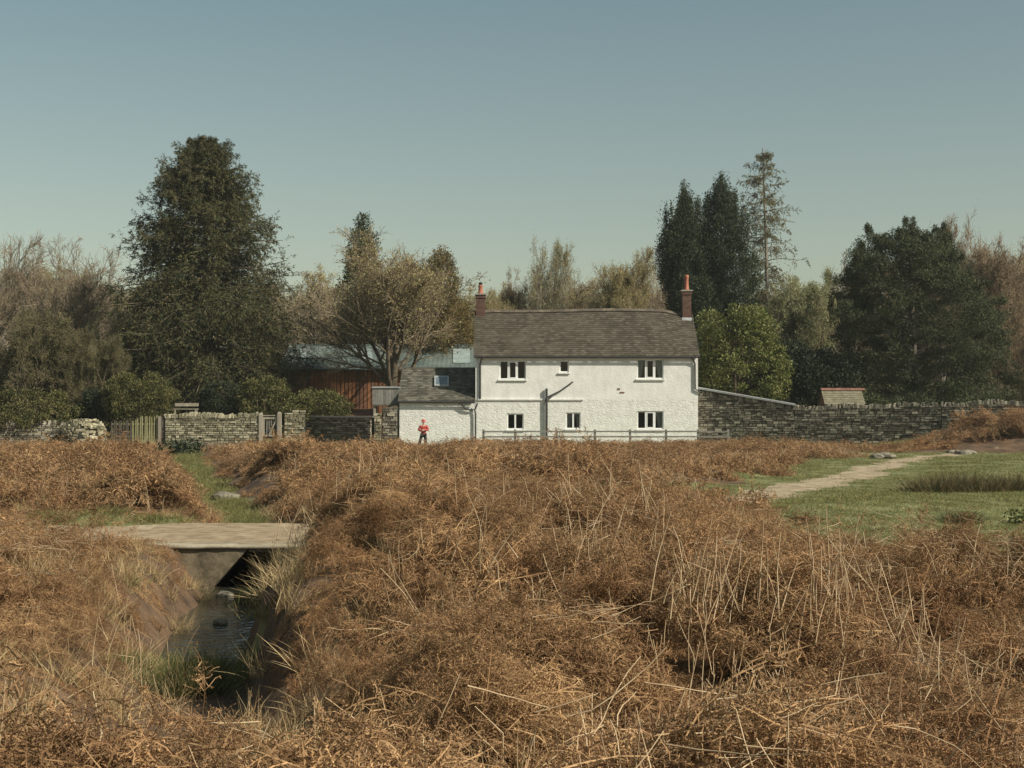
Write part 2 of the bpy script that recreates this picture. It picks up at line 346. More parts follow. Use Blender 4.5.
# value noise
_rn = np.random.default_rng(11); _tab = _rn.random((256, 256))
def vnoise(x, y):
    x = np.asarray(x, float); y = np.asarray(y, float); xi = np.floor(x).astype(int); yi = np.floor(y).astype(int); u = x - xi; v = y - yi
    u = u * u * (3 - 2 * u); v = v * v * (3 - 2 * v); g = lambda a, b: _tab[a & 255, b & 255]
    return (g(xi, yi) * (1 - u) + g(xi + 1, yi) * u) * (1 - v) + (g(xi, yi + 1) * (1 - u) + g(xi + 1, yi + 1) * u) * v
def fbm(x, y, o=4):
    r = 0; a_ = 0.5
    for i in range(o): r = r + a_ * vnoise(x * 2 ** i + 17.3 * i, y * 2 ** i + 5.1 * i); a_ *= .5
    return r / (1 - .5 ** o)
def sm(t): t = np.clip(t, 0, 1); return t * t * (3 - 2 * t)

# ------------------------------------------------------------------ terrain
STREAM = np.array([(-2.3, 8), (-2.9, 12), (-3.45, 16), (-4.05, 19), (-4.4, 21), (-4.85, 24), (-4.9, 27.5), (-5.6, 33), (-8.3, 42), (-12.0, 55), (-16.0, 70), (-19, 82)], float)
TRACK = np.array([(-40, 25), (-20, 27.8), (-10, 29.6), (-5, 30.1), (-1, 32.2), (3, 36.8), (6.6, 41), (9.6, 47.5), (12.6, 53), (17, 64), (23, 74), (32, 80)], float)
def seg_dist(px, py, L):
    best = np.full(np.shape(px), 1e9)
    for (ax, ay), (bx, by) in zip(L[:-1], L[1:]):
        dx, dy = bx - ax, by - ay
        t = np.clip(((px - ax) * dx + (py - ay) * dy) / (dx * dx + dy * dy), 0, 1)
        best = np.minimum(best, np.hypot(px - ax - t * dx, py - ay - t * dy))
    return best
def rstep(a_, b_, v): return sm((v - a_) / (b_ - a_))
def ground_z(x, y):
    x = np.asarray(x, float); y = np.asarray(y, float)
    z = 0.42 + 0.22 * rstep(66, 86, y) + 0.9 * rstep(11, 2, y)
    z = z + 0.28 * np.exp(-(((x + 10.5) / 3.2) ** 2 + ((y - 20) / 4.0) ** 2))
    z = z + 0.62 * rstep(-3.5, -2.9, x) * np.exp(-(((np.maximum(x, -2.9) + 2.9) / 2.0) ** 2 + ((y - 24.2) / 2.6) ** 2))
    z = z + 0.30 * rstep(-3.2, -2.4, x) * np.exp(-(((np.maximum(x, -2.4) + 2.4) / 2.2) ** 2 + ((y - 17.5) / 3.5) ** 2))
    z = z + 0.30 * np.exp(-(((x + .5) / 4.5) ** 2 + ((y - 18) / 4.0) ** 2))
    z = z - 0.28 * np.exp(-(((x + 7.3) / 1.3) ** 2 + ((y - 24.6) / 2.2) ** 2))
    z = z - 0.28 * rstep(3.5, 6.5, x) * rstep(17, 22, y) * (1 - rstep(29, 36, y))
    z = z + 1.5 * rstep(20.5, 29, x) * rstep(73, 81, y) * (1 - rstep(90, 130, y))
    rough = 1 - np.clip(grass_mask(x, y, False), 0, 1)
    z = z + rough * (1 - .55 * rstep(52, 66, y)) * (0.6 * (fbm(x / 5.0, y / 5.0, 3) - 0.5) + 0.45 * (fbm(x / 1.5 + 40, y / 1.5, 3) - 0.5)) + 0.25 * (fbm(x / 9. + 9, y / 9., 2) - .5)
    dt = seg_dist(x, y, TRACK); flat = (1 - rstep(1.8, 4.0, dt)) * (1 - rstep(73, 77, y))
    zt = 0.30 + 0.22 * rstep(45, 80, y)
    z = z * (1 - flat) + (zt - 0.02 + 0.05 * (fbm(x * 1.1, y * 1.1, 3) - .5)) * flat
    ds = seg_dist(x, y, STREAM) + 0.5 * (fbm(x / 1.1, y / 1.1 + 70, 2) - .5)
    bot = np.interp(y, [8, 12, 16, 19, 20.5, 33, 38, 50, 66, 82], [0.75, 0.05, -0.30, -0.50, -0.75, -0.72, -0.20, 0.0, 0.25, 0.7])
    w1 = np.interp(y, [8, 20, 28, 34, 60, 82], [1.6, 2.0, 1.9, 2.1, 1.7, 1.2]); right_ = x > np.interp(y, STREAM[:, 1], STREAM[:, 0]); w1 = np.where(right_, w1 * np.interp(y, [13, 16, 23, 25.0, 27.0], [1, .50, .52, .72, 1.1]), w1)
    w0 = np.interp(y, [26.3, 27.2, 33.2, 34], [.45, .95, .95, .45]); k = 1 - sm((ds - w0) / (w1 - w0))
    return z * (1 - k) + np.minimum(bot, z) * k
def grass_mask(x, y, edge=True):
    """1 on short green turf"""
    n = (fbm(x / 2.0 + 3, y / 2.6 + 8, 3) - .5) * (3.6 if edge else 0)
    right = np.interp(y, [0, 20, 24, 30, 36, 41, 47, 53, 64, 74, 86], [99, 8.0, 6.6, 5.9, 5.0, 4.0, 6.3, 9.2, 12.8, 18.5, 60])
    g = rstep(-0.9, 0.9, x - right + n)
    g = g * rstep(17.5, 22, y + n) * (1 - rstep(73, 76, y + n * .5 + (x - 24) * 0.12))
    g = np.maximum(g, np.exp(-(((x - 4.9) / 1.2) ** 2 + ((y - 42.5) / 4.2) ** 2)) > 0.42 if edge else 0)
    g = np.maximum(g, ((x > 19) & (x < 25) & (y > 79) & (y < 84.5)) * 1.0 if edge else 0)
    return g * 1.0
def verge_mask(x, y):
    """rougher green beside the culvert and along the ditch"""
    dt = seg_dist(x, y, TRACK); ds = seg_dist(x, y, STREAM); n = fbm(x / 1.2, y / 1.2 + 33, 3) - .5
    a1 = (dt < 3.5 + n * 2) & (dt > 1.0) & (y > 30) & (x < 0) & (x > -11)
    b1 = (ds < 0.72 + n * 1.1) & (y > 33)
    c1 = (ds < 0.8 + n * 1.2) & (y < 20.2) & (y > 17.0)
    return (a1 | b1 | c1) * 1.0
def dirt_mask(x, y):
    dt = seg_dist(x, y, TRACK); n = fbm(x / 1.0, y / 1.6 + 20, 4) - .5
    w = np.interp(y, [25, 33, 40, 50, 60, 72, 76, 77], [2.0, 1.8, 1.0, 0.9, 0.75, 0.45, 0.1, -2])
    return 1 - rstep(-0.25, 0.25, dt - w + n * 1.5)

def axis(lo, hi, fine0, fine1, step, gr=1.12):
    a_ = list(np.arange(fine0, fine1 + 1e-6, step)); s = step
    v = a_[-1]
    while v < hi: s *= gr; v += s; a_.append(v)
    s = step; v = a_[0]; pre = []
    while v > lo: s *= gr; v -= s; pre.append(v)
    return np.array(pre[::-1] + a_)
gx = axis(-1500, 1500, -13, 13, 0.16, 1.035); gy = axis(-300, 2500, 6, 40, 0.16, 1.03)
gx = gx[np.abs(gx) < 700]; gy = gy[(gy > -150) & (gy < 900)]
GX, GY = np.meshgrid(gx, gy); GZ = ground_z(GX, GY)
nx, ny = len(gx), len(gy); I = np.arange(nx * ny).reshape(ny, nx)
GFaces = np.stack([I[:-1, :-1], I[:-1, 1:], I[1:, 1:], I[1:, :-1]], -1).reshape(-1, 4)
def ground_mat():
    m = pm('ground_soil', (0.055, 0.035, 0.022), (0.16, 0.10, 0.058), 1.8, 0.97, bump=0.5, bscale=14)
    n = m.node_tree; N = n.nodes; L = n.links; bs = N[m['bs']]
    col = bs.inputs['Base Color'].links[0].from_socket
    tc = N.new('ShaderNodeTexCoord')
    for an, ca, cb, sc in (('grass', (0.085, 0.105, 0.032), (0.23, 0.215, 0.095), 0.9), ('dirt', (0.20, 0.145, 0.085), (0.46, 0.37, 0.25), 2.2)):
        at = N.new('ShaderNodeAttribute'); at.attribute_name = an
        nz = N.new('ShaderNodeTexNoise'); nz.inputs['Scale'].default_value = sc; nz.inputs['Detail'].default_value = 9; nz.inputs['Roughness'].default_value = .7
        L.new(tc.outputs['Object'], nz.inputs['Vector'])
        rp = N.new('ShaderNodeValToRGB'); rp.color_ramp.elements[0].position = .35; rp.color_ramp.elements[1].position = .65
        rp.color_ramp.elements[0].color = (*ca, 1); rp.color_ramp.elements[1].color = (*cb, 1); L.new(nz.outputs[0], rp.inputs[0])
        n3 = N.new('ShaderNodeTexNoise'); n3.inputs['Scale'].default_value = 3.5; n3.inputs['Detail'].default_value = 6; L.new(tc.outputs['Object'], n3.inputs['Vector'])
        ad = N.new('ShaderNodeMath'); ad.operation = 'MULTIPLY_ADD'; L.new(n3.outputs[0], ad.inputs[0]); ad.inputs[1].default_value = 0.9; L.new(at.outputs['Fac'], ad.inputs[2])
        mr = N.new('ShaderNodeMapRange'); mr.inputs[1].default_value = 0.85; mr.inputs[2].default_value = 1.05; L.new(ad.outputs[0], mr.inputs[0])
        mx = N.new('ShaderNodeMix'); mx.data_type = 'RGBA'; L.new(mr.outputs[0], mx.inputs[0]); L.new(col, mx.inputs[6]); L.new(rp.outputs[0], mx.inputs[7]); col = mx.outputs[2]
    L.new(col, bs.inputs['Base Color'])
    return m
ground = mk('ground', np.stack([GX, GY, GZ], -1).reshape(-1, 3), GFaces, ground_mat(), smooth=True); tag(ground, kind='structure')
gm = np.maximum(grass_mask(GX, GY), verge_mask(GX, GY)); gm = np.where(GY > 84, 0.9, gm); dm = dirt_mask(GX, GY)
for nm, arr in (('grass', gm), ('dirt', dm)):
    at = ground.data.attributes.new(nm, 'FLOAT', 'POINT'); at.data.foreach_set('value', arr.ravel().astype(np.float32))

# stream water: one ribbon along the ditch
wp = np.array([(-3.9, 18.3), (-4.1, 19.5), (-4.4, 21), (-4.85, 24), (-4.9, 27.5), (-5.6, 33.2)]); 
sp = np.concatenate([np.linspace(wp[i], wp[i + 1], 8, endpoint=False) for i in range(len(wp) - 1)] + [wp[-1:]])
W = np.array([[(x + dx, y, -0.56) for dx in (-1.3, -.6, 0, .6, 1.3)] for x, y in sp]); r, c = W.shape[:2]; I = np.arange(r * c).reshape(r, c)
tag(mk('water', W.reshape(-1, 3), np.stack([I[:-1, :-1], I[:-1, 1:], I[1:, 1:], I[1:, :-1]], -1).reshape(-1, 4), M_water, smooth=True), kind='structure')

# ------------------------------------------------------------------ scatter (ground cover only)
def scatter_group(proto_meshes, nm):
    col = bpy.data.collections.new(nm)
    for i, me in enumerate(proto_meshes):
        o = bpy.data.objects.new('%s_%02d' % (nm, i), me); col.objects.link(o)
    ng = bpy.data.node_groups.new(nm, 'GeometryNodeTree'); ng.is_modifier = True
    ng.interface.new_socket('Geometry', in_out='INPUT', socket_type='NodeSocketGeometry')
    ng.interface.new_socket('Geometry', in_out='OUTPUT', socket_type='NodeSocketGeometry')
    N = ng.nodes; L = ng.links
    gi = N.new('NodeGroupInput'); go = N.new('NodeGroupOutput'); ip = N.new('GeometryNodeInstanceOnPoints'); ci = N.new('GeometryNodeCollectionInfo')
    ci.inputs['Collection'].default_value = col; ci.inputs['Separate Children'].default_value = True; ci.inputs['Reset Children'].default_value = True
    ip.inputs['Pick Instance'].default_value = True
    def na(n, t):
        a_ = N.new('GeometryNodeInputNamedAttribute'); a_.data_type = t; a_.inputs['Name'].default_value = n; return a_.outputs['Attribute']
    L.new(gi.outputs[0], ip.inputs['Points']); L.new(ci.outputs[0], ip.inputs['Instance'])
    L.new(na('pick', 'INT'), ip.inputs['Instance Index']); L.new(na('rot', 'FLOAT_VECTOR'), ip.inputs['Rotation']); L.new(na('scl', 'FLOAT_VECTOR'), ip.inputs['Scale'])
    L.new(ip.outputs[0], go.inputs[0])
    return ng
def scatter(name, P, rot, scl, pick, ng, label, cat):
    me = bpy.data.meshes.new(name); me.vertices.add(len(P)); me.vertices.foreach_set('co', np.asarray(P, np.float32).ravel())
    for an, ty, key, v in (('rot', 'FLOAT_VECTOR', 'vector', rot), ('scl', 'FLOAT_VECTOR', 'vector', scl), ('pick', 'INT', 'value', pick)):
        at = me.attributes.new(an, ty, 'POINT'); at.data.foreach_set(key, np.asarray(v, np.int32 if ty == 'INT' else np.float32).ravel())
    o = bpy.data.objects.new(name, me); C.objects.link(o)
    md = o.modifiers.new('scatter', 'NODES'); md.node_group = ng
    return tag(o, label, cat, kind='stuff')

def bracken_clump(seed, nf=26, rad=0.42, hgt=0.15, upright=0.0, fine=True):
    rng = np.random.default_rng(seed)
    th = rng.uniform(0, 2 * pi, nf); rr = rad * np.sqrt(rng.random(nf)) * 0.8
    P0 = np.stack([rr * np.cos(th), rr * np.sin(th), rng.uniform(0, hgt, nf)], 1)
    ph = rng.normal(0, 0.75, nf); el = rng.normal(0.06 + upright, 0.20, nf)
    D = np.stack([np.cos(ph) * np.cos(el), np.sin(ph) * np.cos(el), np.sin(el)], 1)
    Ln = rng.uniform(0.35, 0.95, nf)
    R0 = walk(rng, P0, D, Ln, 6, 0.11, (0, 0, -0.10))
    rw = np.broadcast_to(np.linspace(0.004, 0.0018, 7), (nf, 7))
    P1, W1, _ = spawn(rng, R0, rw, 26, 0.18, 1.0, 1.15, lambda t, i: 0.17 * Ln[i] * (1.15 - t) * 1.6 + 0.025, 3, 0.38, (0, 0, -0.22), 1, .5)
    g = [ribbons(rng, R0, np.broadcast_to(np.linspace(.011, .004, 7), (nf, 7)))]
    if fine:
        g.append(ribbons(rng, P1, np.broadcast_to(np.array([.004, .006, .005, .002]), P1.shape[:2])))
        P2, W2, L2 = spawn(rng, P1, np.ones(P1.shape[:2]), 8, 0.1, 0.95, 1.1, lambda t, i: np.full(len(t), 0.026), 1, 0.3, (0, 0, -.1), 1, 1)
        g.append(leafq(rng, P2[:, 0], 0.017, 0.36, norm(P2[:, 1] - P2[:, 0]), 0.4))
    else:
        g.append(ribbons(rng, P1, np.broadcast_to(np.array([.010, .016, .011, .003]), P1.shape[:2])))
    V, F = cat_geo(g)
    return mk('bracken_clump', V, F, M_bracken, link=False)
def stem_clump(seed, n=7, lo=0.35, hi=0.85, lean=0.35, m=M_stalk, w=0.0045, rad=0.3):
    rng = np.random.default_rng(seed)
    P0 = np.stack([rng.normal(0, rad, n), rng.normal(0, rad, n), np.full(n, -0.12)], 1)
    D = np.stack([rng.normal(0, lean, n), rng.normal(0, lean, n), np.ones(n)], 1)
    if lean > 1: P0[:, 2] = 0.02; D = np.stack([np.ones(n), rng.normal(0, .5, n), rng.normal(.12, .22, n)], 1)
    P = walk(rng, P0, D, rng.uniform(lo, hi, n), 5, 0.05 if lean < 1 else .13, (0, 0, -0.01))
    k = rng.random(n) < 0.35           # snapped over
    P[k, 4] = P[k, 3] + rng.normal(0, 0.09, (k.sum(), 3)); P[k, 5] = P[k, 4] + (P[k, 4] - P[k, 3]) * 0.8
    V, F = tubes(P, np.broadcast_to(np.linspace(w, w * .55, 6), (n, 6)), 3)
    return mk('stalk_clump', V, F, m, link=False)
def blade_clump(seed, n, h, rad, m, lean=0.35, w=0.007, droop=-0.10):
    rng = np.random.default_rng(seed)
    P0 = np.stack([rng.normal(0, rad, n), rng.normal(0, rad, n), np.full(n, -0.02)], 1)
    D = np.stack([rng.normal(0, lean, n), rng.normal(0, lean, n), np.ones(n)], 1) + P0 * [1.5, 1.5, 0]
    P = walk(rng, P0, D, h * rng.uniform(.5, 1.2, n), 4, 0.06, (0, 0, droop))
    V, F = ribbons(rng, P, np.broadcast_to(np.array([w, w, w * .8, w * .5, w * .1]), (n, 5)))
    return mk('blade_clump', V, F, m, link=False)

NG_near = scatter_group([bracken_clump(i, upright=0.0 if i < 8 else 0.45) for i in range(9)], 'bracken_near')
NG_far = scatter_group([bracken_clump(30 + i, nf=22, fine=False, upright=0.0 if i < 4 else 0.5) for i in range(7)], 'bracken_far')
NG_stem = scatter_group([stem_clump(60 + i, n=3 + i, lean=0.10 + 0.12 * (i % 4), w=.0056, rad=.24) for i in range(8)], 'bracken_stalks')
NG_lying = scatter_group([stem_clump(80 + i, n=8, lo=.18, hi=.62, lean=2.6, w=0.0038, rad=.32) for i in range(5)], 'fallen_stalks')
NG_straw = scatter_group([blade_clump(90 + i, 60, 0.5, 0.10, M_straw, 0.5, 0.007) for i in range(4)], 'straw')
NG_grass = scatter_group([blade_clump(100 + i, 90, 0.085, 0.16, M_grass, 0.8, 0.009) for i in range(5)], 'turf')
NG_tall = scatter_group([blade_clump(110 + i, 80, 0.26, 0.12, M_grass, 0.6, 0.009) for i in range(4)], 'verge_grass')

rng = np.random.default_rng(5)
def field(y0, y1, dens, margin=3.0, x0=None, x1=None):
    """random points in the strip of ground the photo looks over, plus a margin"""
    if x0 is None:
        xm = 0.37 * y1 + margin; x0, x1 = -xm, xm
        n = int(dens * (x1 - x0) * (y1 - y0)); x = rng.uniform(x0, x1, n); y = rng.uniform(y0, y1, n)
        k = np.abs(x) < 0.37 * y + margin; return x[k], y[k]
    n = int(dens * (x1 - x0) * (y1 - y0)); return rng.uniform(x0, x1, n), rng.uniform(y0, y1, n)
BR_END = 84.2
def bracken_cover(x, y):
    ds = seg_dist(x, y, STREAM); dt = seg_dist(x, y, TRACK)
    n = fbm(x / 1.2, y / 1.2 + 33, 3) - .5
    c_ = 1 - np.maximum(grass_mask(x, y), verge_mask(x, y))
    c_ = c_ * (ds > np.interp(y, [8, 12, 15, 20, 23, 27, 32, 36, 82], [0.1, 0.6, 1.0, 1.2, 1.6, 1.75, 1.35, 0.9, 0.8]) * np.where((x > np.interp(y, STREAM[:, 1], STREAM[:, 0])) & (y < 27.3), 1.02, np.interp(y, [18, 21, 26.8, 27.3], [.92, .58, .55, .9])) + n * .6)
    c_ = c_ * ((dt > np.interp(y, [25, 33, 34, 80], [2.9, 2.9, 1.6, 1.8]) + n) | (y > 76.5))
    end = np.interp(x, [-40, 11, 12, 17, 25, 34, 46], [BR_END - 1.0, BR_END, 84.0, 84.3, 82.1, 79.3, 76.2])
    c_ = c_ * (1 - .85 * (np.hypot((x + 4.7) / 1.5, (y - 75.5) / 8.0) < 1 + n))
    return c_ * (y < end)
def thick(x, y):
    """thickness of the bracken mat: domed hummocks with hollows between"""
    h = fbm(x / 2.1 + 11, y / 1.8, 3); h2 = fbm(x / 0.75 + 60, y / 0.85, 2)
    t = 0.05 + rstep(0.40, 0.54, h) * (0.34 + 0.75 * h2) + 0.45 * rstep(.50, .72, h)
    rt_ = x > np.interp(y, STREAM[:, 1], STREAM[:, 0]); t = t * (0.12 + 0.88 * rstep(0.5, np.where(rt_ & (y < 30), 2.0, np.where(y < 28, 2.7, 2.4)), seg_dist(x, y, STREAM)))
    t = t * (1 - .78 * rstep(1.5, 5.0, x) * rstep(16, 21, y) * (1 - rstep(60, 75, y)))
    t = t * np.interp(y, [5, 14, 30, 55, 70, 84], [0.62, 0.82, 0.92, 0.62, 0.24, 0.10])
    t = t * (1 + 0.9 * rstep(22, 28, x) * rstep(70, 78, y))  + 0.65 * rstep(21, 25.5, x) * rstep(73, 77, y) * (.5 + h2)
    t = t * (1 - .5 * rstep(-5.8, -6.8, x) * rstep(20, 23, y) * (1 - rstep(28, 31, y)))
    t = t * (1 - .85 * np.exp(-((x + 4.9) / 2.4) ** 2 - ((y - 75) / 9.) ** 2))
    return t
HOLLOWS = [(px_, 2.15 * F_PX / (py_ - HZ), rx_, ry_) for px_, py_, rx_, ry_ in ((345, 497, .9, .8), (372, 484, 1.2, .8), (525, 532, .75, .7), (505, 545, .5, .6), (560, 640, .55, .40), (520, 655, .40, .35), (700, 565, .5, .5), (745, 625, .6, .45), (690, 640, .35, .4), (860, 590, .5, .5), (905, 625, .45, .4),
           (1000, 592, .6, .5), (640, 705, .30, .3), (975, 690, .5, .4), (820, 690, .45, .35), (470, 720, .35, .3), (310, 640, .35, .6), (300, 690, .3, .5), (800, 545, .6, .6), (620, 520, .8, .7), (440, 590, .45, .4), (430, 650, .3, .3), (110, 500, .9, .9), (60, 470, 1.4, 1.2), (260, 505, .7, .8), (900, 545, .7, .6), (40, 640, .5, .4), (100, 690, .4, .3), (600, 470, 1.6, 1.2), (480, 480, 1.3, 1.0), (740, 470, 1.5, 1.1))]
def hollow(x, y):
    v = np.zeros(np.shape(x)); nn_ = fbm(x * 1.6, y * 1.6 + 44, 2) - .5
    for px_, Y_, rx_, ry_ in HOLLOWS: v = np.maximum(v, 1 - rstep(.7, 1.15, .72 * np.sqrt(((x - (px_ - 512) / F_PX * Y_) / rx_) ** 2 + ((y - Y_) / ry_) ** 2) + nn_))
    return v
def lay(sx, sy, spin):
    """Euler angles that spin a clump about its own axis and then lay it on a slope (sx, sy)"""
    X_ = norm(np.stack([np.ones_like(sx), sx * 0, sx], 1)); Z_ = norm(np.stack([-sx, -sy, np.ones_like(sx)], 1)); Y_ = np.cross(Z_, X_)
    c_, s_ = np.cos(spin)[:, None], np.sin(spin)[:, None]; A = X_ * c_ + Y_ * s_; B = -X_ * s_ + Y_ * c_
    return np.stack([np.arctan2(B[:, 2], Z_[:, 2]), -np.arcsin(np.clip(A[:, 2], -1, 1)), np.arctan2(A[:, 1], A[:, 0])], 1)
def comb(x, y): return 2 * pi * 1.6 * fbm(x / 2.6 + 77, y / 2.6 + 13, 2)
def make_bracken(name, bands, ng, np_, label):
    X = []; Y = []; Sc = []
    for y0, y1, dens, sc in bands:
        x, y = field(y0, y1, dens); k = (rng.random(len(x)) < bracken_cover(x, y)) & (rng.random(len(x)) > .97 * hollow(x, y)); 
        holes = fbm(x / 0.8 + 5, y / 0.9 + 91, 3); k &= ~((holes < 0.36) & (rng.random(len(x)) < 0.93)); k &= (rng.random(len(x)) < .25 + .75 * rstep(.06, .25, thick(x, y) / np.interp(y, [5, 14, 30, 55, 70, 84], [0.62, 0.82, 0.92, 0.62, 0.24, 0.10])))
        X.append(x[k]); Y.append(y[k]); Sc.append(np.full(k.sum(), sc))
    x = np.concatenate(X); y = np.concatenate(Y); s = np.concatenate(Sc) * rng.uniform(.75, 1.25, len(x)) * (.5 + .5 * rstep(1.3, 2.6, seg_dist(x, y, STREAM)))
    t = thick(x, y); z = ground_z(x, y) + t * (.50 + .50 * rng.random(len(x)) ** .6) - 0.10 * s
    e_ = 0.3; gx_ = (thick(x + e_, y) - thick(x - e_, y) + ground_z(x + e_, y) - ground_z(x - e_, y)) / (2 * e_); gy_ = (thick(x, y + e_) - thick(x, y - e_) + ground_z(x, y + e_) - ground_z(x, y - e_)) / (2 * e_)
    # tilt the clumps with the slope of the mat, spin about their own axis
    rx = np.clip(gy_, -1, 1) * .9 + rng.normal(0, .14, len(x)); ry = -np.clip(gx_, -1, 1) * .9 + rng.normal(0, .14, len(x))
    rot = lay(-ry, rx, comb(x, y) + rng.normal(0, .45, len(x)))
    print(name, len(x))
    return scatter(name, np.stack([x, y, z], 1), rot, np.stack([s, s, s * rng.uniform(.8, 1.2, len(x)) * np.interp(y, [50, 78], [1, .55])], 1), rng.integers(0, np_, len(x)), ng, label, 'bracken')
make_bracken('dead_bracken', [(4.5, 12, 9, .8), (12, 20, 8.5, .85), (20, 32, 7.5, .95)], NG_near, 9, 'dead brown bracken fronds covering the near slopes')
make_bracken('dead_bracken', [(32, 50, 5.0, 1.1), (50, 86, 4.0, 1.2)], NG_far, 7, 'dead brown bracken covering the far field below the cottage')
X = []; Y = []
for y0, y1, d_ in ((4.5, 20, 13), (20, 45, 6), (45, 86, 2.2)):
    x, y = field(y0, y1, d_); k = (grass_mask(x, y) < .5) & (dirt_mask(x, y) < .2) & (seg_dist(x, y, STREAM) > .8) & (verge_mask(x, y) < .5); k &= ~((x > -7.9) & (x < -3.0) & (y > 26.9) & (y < 33.2)); k &= ~((x > -4.9) & (x < -3.15) & (y > 21.5) & (y < 27.5)); X.append(x[k]); Y.append(y[k])
x = np.concatenate(X); y = np.concatenate(Y); k = y < np.interp(x, [-40, 12, 17, 25, 34, 46], [84.0, 84.0, 84.3, 82.1, 79.3, 76.2]); x = x[k]; y = y[k]
e_ = .3; sx_ = (ground_z(x + e_, y) - ground_z(x - e_, y)) / (2 * e_); sy_ = (ground_z(x, y + e_) - ground_z(x, y - e_)) / (2 * e_); s = rng.uniform(.45, .8, len(x)) * (.55 + .45 * rstep(1.2, 2.4, seg_dist(x, y, STREAM)))
scatter('bracken_litter', np.stack([x, y, ground_z(x, y) - .01], 1), lay(sx_, sy_, rng.uniform(0, 6.28, len(x))), np.stack([s, s, s * .45], 1), rng.integers(0, 8, len(x)), NG_far if False else NG_near, 'flattened brown bracken litter on the ground between the mounds', 'bracken')
def stalks(name, bands, ng, np_, label, lift=0.75, thr=0.42):
    X = []; Y = []
    for y0, y1, dens in bands:
        x, y = field(y0, y1, dens); cl = fbm(x / 1.6 + 31, y / 1.8 + 2, 2)
        k = (bracken_cover(x, y) > .5) & (seg_dist(x, y, STREAM) > 2.0) & (rng.random(len(x)) < 0.10 + 1.8 * (cl > thr + .16)); X.append(x[k]); Y.append(y[k])
    x = np.concatenate(X); y = np.concatenate(Y); z = ground_z(x, y) + thick(x, y) * lift * rng.uniform(.6, 1.05, len(x))
    s = rng.uniform(.6, 1.15, len(x))
    scatter(name, np.stack([x, y, z], 1), np.stack([rng.normal(0, .12, len(x)), rng.normal(0, .12, len(x)), comb(x, y) + rng.normal(0, .5, len(x))], 1),
            np.stack([s * (1 + (.010 if ng is NG_stem else .004) * y)] * 2 + [s * np.interp(y, [45, 80], [1, .5])], 1), rng.integers(0, np_, len(x)), ng, label, 'bracken')
stalks('bracken_stalks', [(5, 20, 2.2), (20, 45, 1.3), (45, 84, 2.4)], NG_stem, 8, 'pale straw coloured bracken stalks standing out of the mat', 0.7)
stalks('fallen_stalks', [(5, 20, 5.0), (20, 45, 3.0), (45, 84, 2.5)], NG_lying, 5, 'pale broken bracken stalks lying across the mat', 1.05, .3)

x = []; y = []
for pa, pb, ya, yb, n_ in ((700, 900, 10.3, 12.5, 34), (640, 720, 11.5, 15, 14), (420, 640, 13, 19, 26), (560, 640, 18, 22, 14), (300, 420, 20, 24, 12), (930, 1010, 10.5, 14, 10), (95, 150, 14, 20, 8)):
    yy = rng.uniform(ya, yb, n_); x += list((rng.uniform(pa, pb, n_) - 512) / F_PX * yy); y += list(yy)
x = np.array(x); y = np.array(y); s = rng.uniform(.55, 1.1, len(x))
scatter('bracken_stalks', np.stack([x, y, ground_z(x, y) + thick(x, y) * rng.uniform(.75, 1.1, len(x)) + .06], 1), np.stack([rng.normal(0, .1, len(x)), rng.normal(0, .1, len(x)), rng.uniform(0, 6.28, len(x))], 1),
        np.stack([s * 1.3, s * 1.3, s * .95], 1), rng.choice([0, 1, 4, 5], len(x)), NG_stem, 'upright cut pale stalks in the near bracken', 'bracken')
# straw-coloured grass along the banks and mixed in
x, y = field(6, 40, 3.2); ds = seg_dist(x, y, STREAM); k = ((ds < 2.3) & (ds > 0.62) & (rng.random(len(x)) < np.where((x < -4.4) & (y > 17), 1.0, .70)) | (rng.random(len(x)) < 0.10)) & (dirt_mask(x, y) < .3) & (grass_mask(x, y) < .5)
k &= ~((x > -7.3) & (x < -3.5) & (y > 26.5) & (y < 33.4))
x = x[k]; y = y[k]; s = rng.uniform(.5, 1.1, len(x))
scatter('dry_grass', np.stack([x, y, ground_z(x, y) + thick(x, y) * .35 * (seg_dist(x, y, STREAM) > 2)], 1), np.stack([rng.normal(0, .2, len(x)), rng.normal(0, .2, len(x)), rng.uniform(0, 6.28, len(x))], 1),
        np.stack([s] * 3, 1), rng.integers(0, 4, len(x)), NG_straw, 'pale dry grass on the banks of the ditch', 'grass')
# short turf
def turf():
    X = []; Y = []
    for y0, y1, d in ((20, 45, 9), (45, 86, 4)):
        x, y = field(y0, y1, d); k = (rng.random(len(x)) < grass_mask(x, y)) & (rng.random(len(x)) < 1 - .97 * dirt_mask(x, y)); X.append(x[k]); Y.append(y[k])
    x = np.concatenate(X); y = np.concatenate(Y); s = rng.uniform(.8, 1.5, len(x)) * np.interp(y, [20, 80], [.9, 1.4])
    scatter('short_grass', np.stack([x, y, ground_z(x, y)], 1), np.stack([x * 0, x * 0, rng.uniform(0, 6.28, len(x))], 1), np.stack([s, s, s * rng.uniform(.5, 1.2, len(x))], 1),
            rng.integers(0, 5, len(x)), NG_grass, 'short green turf beside the gravel track', 'grass')
turf()
x, y = field(15, 82, 8, x0=-20, x1=2); k = (verge_mask(x, y) > .5) & (dirt_mask(x, y) < .35) & ~((x > -7.3) & (x < -3.5) & (y > 26.5) & (y < 32.5))
x2, y2 = field(10, 26, 0.8, x0=-11, x1=-4.5); k2 = (fbm(x2 / 1.5 + 71, y2 / 1.5, 2) > .60); x3, y3 = np.array([-4.1, -3.9, -4.3, -3.75]), np.array([22.0, 22.4, 20.6, 21.2])
x = np.concatenate([x[k], x2[k2], x3]); y = np.concatenate([y[k], y2[k2], y3]); s = rng.uniform(.6, 1.2, len(x))
zz = ground_z(x, y) + np.where((x < -4.5) & (y < 26), thick(x, y) * .75, 0)
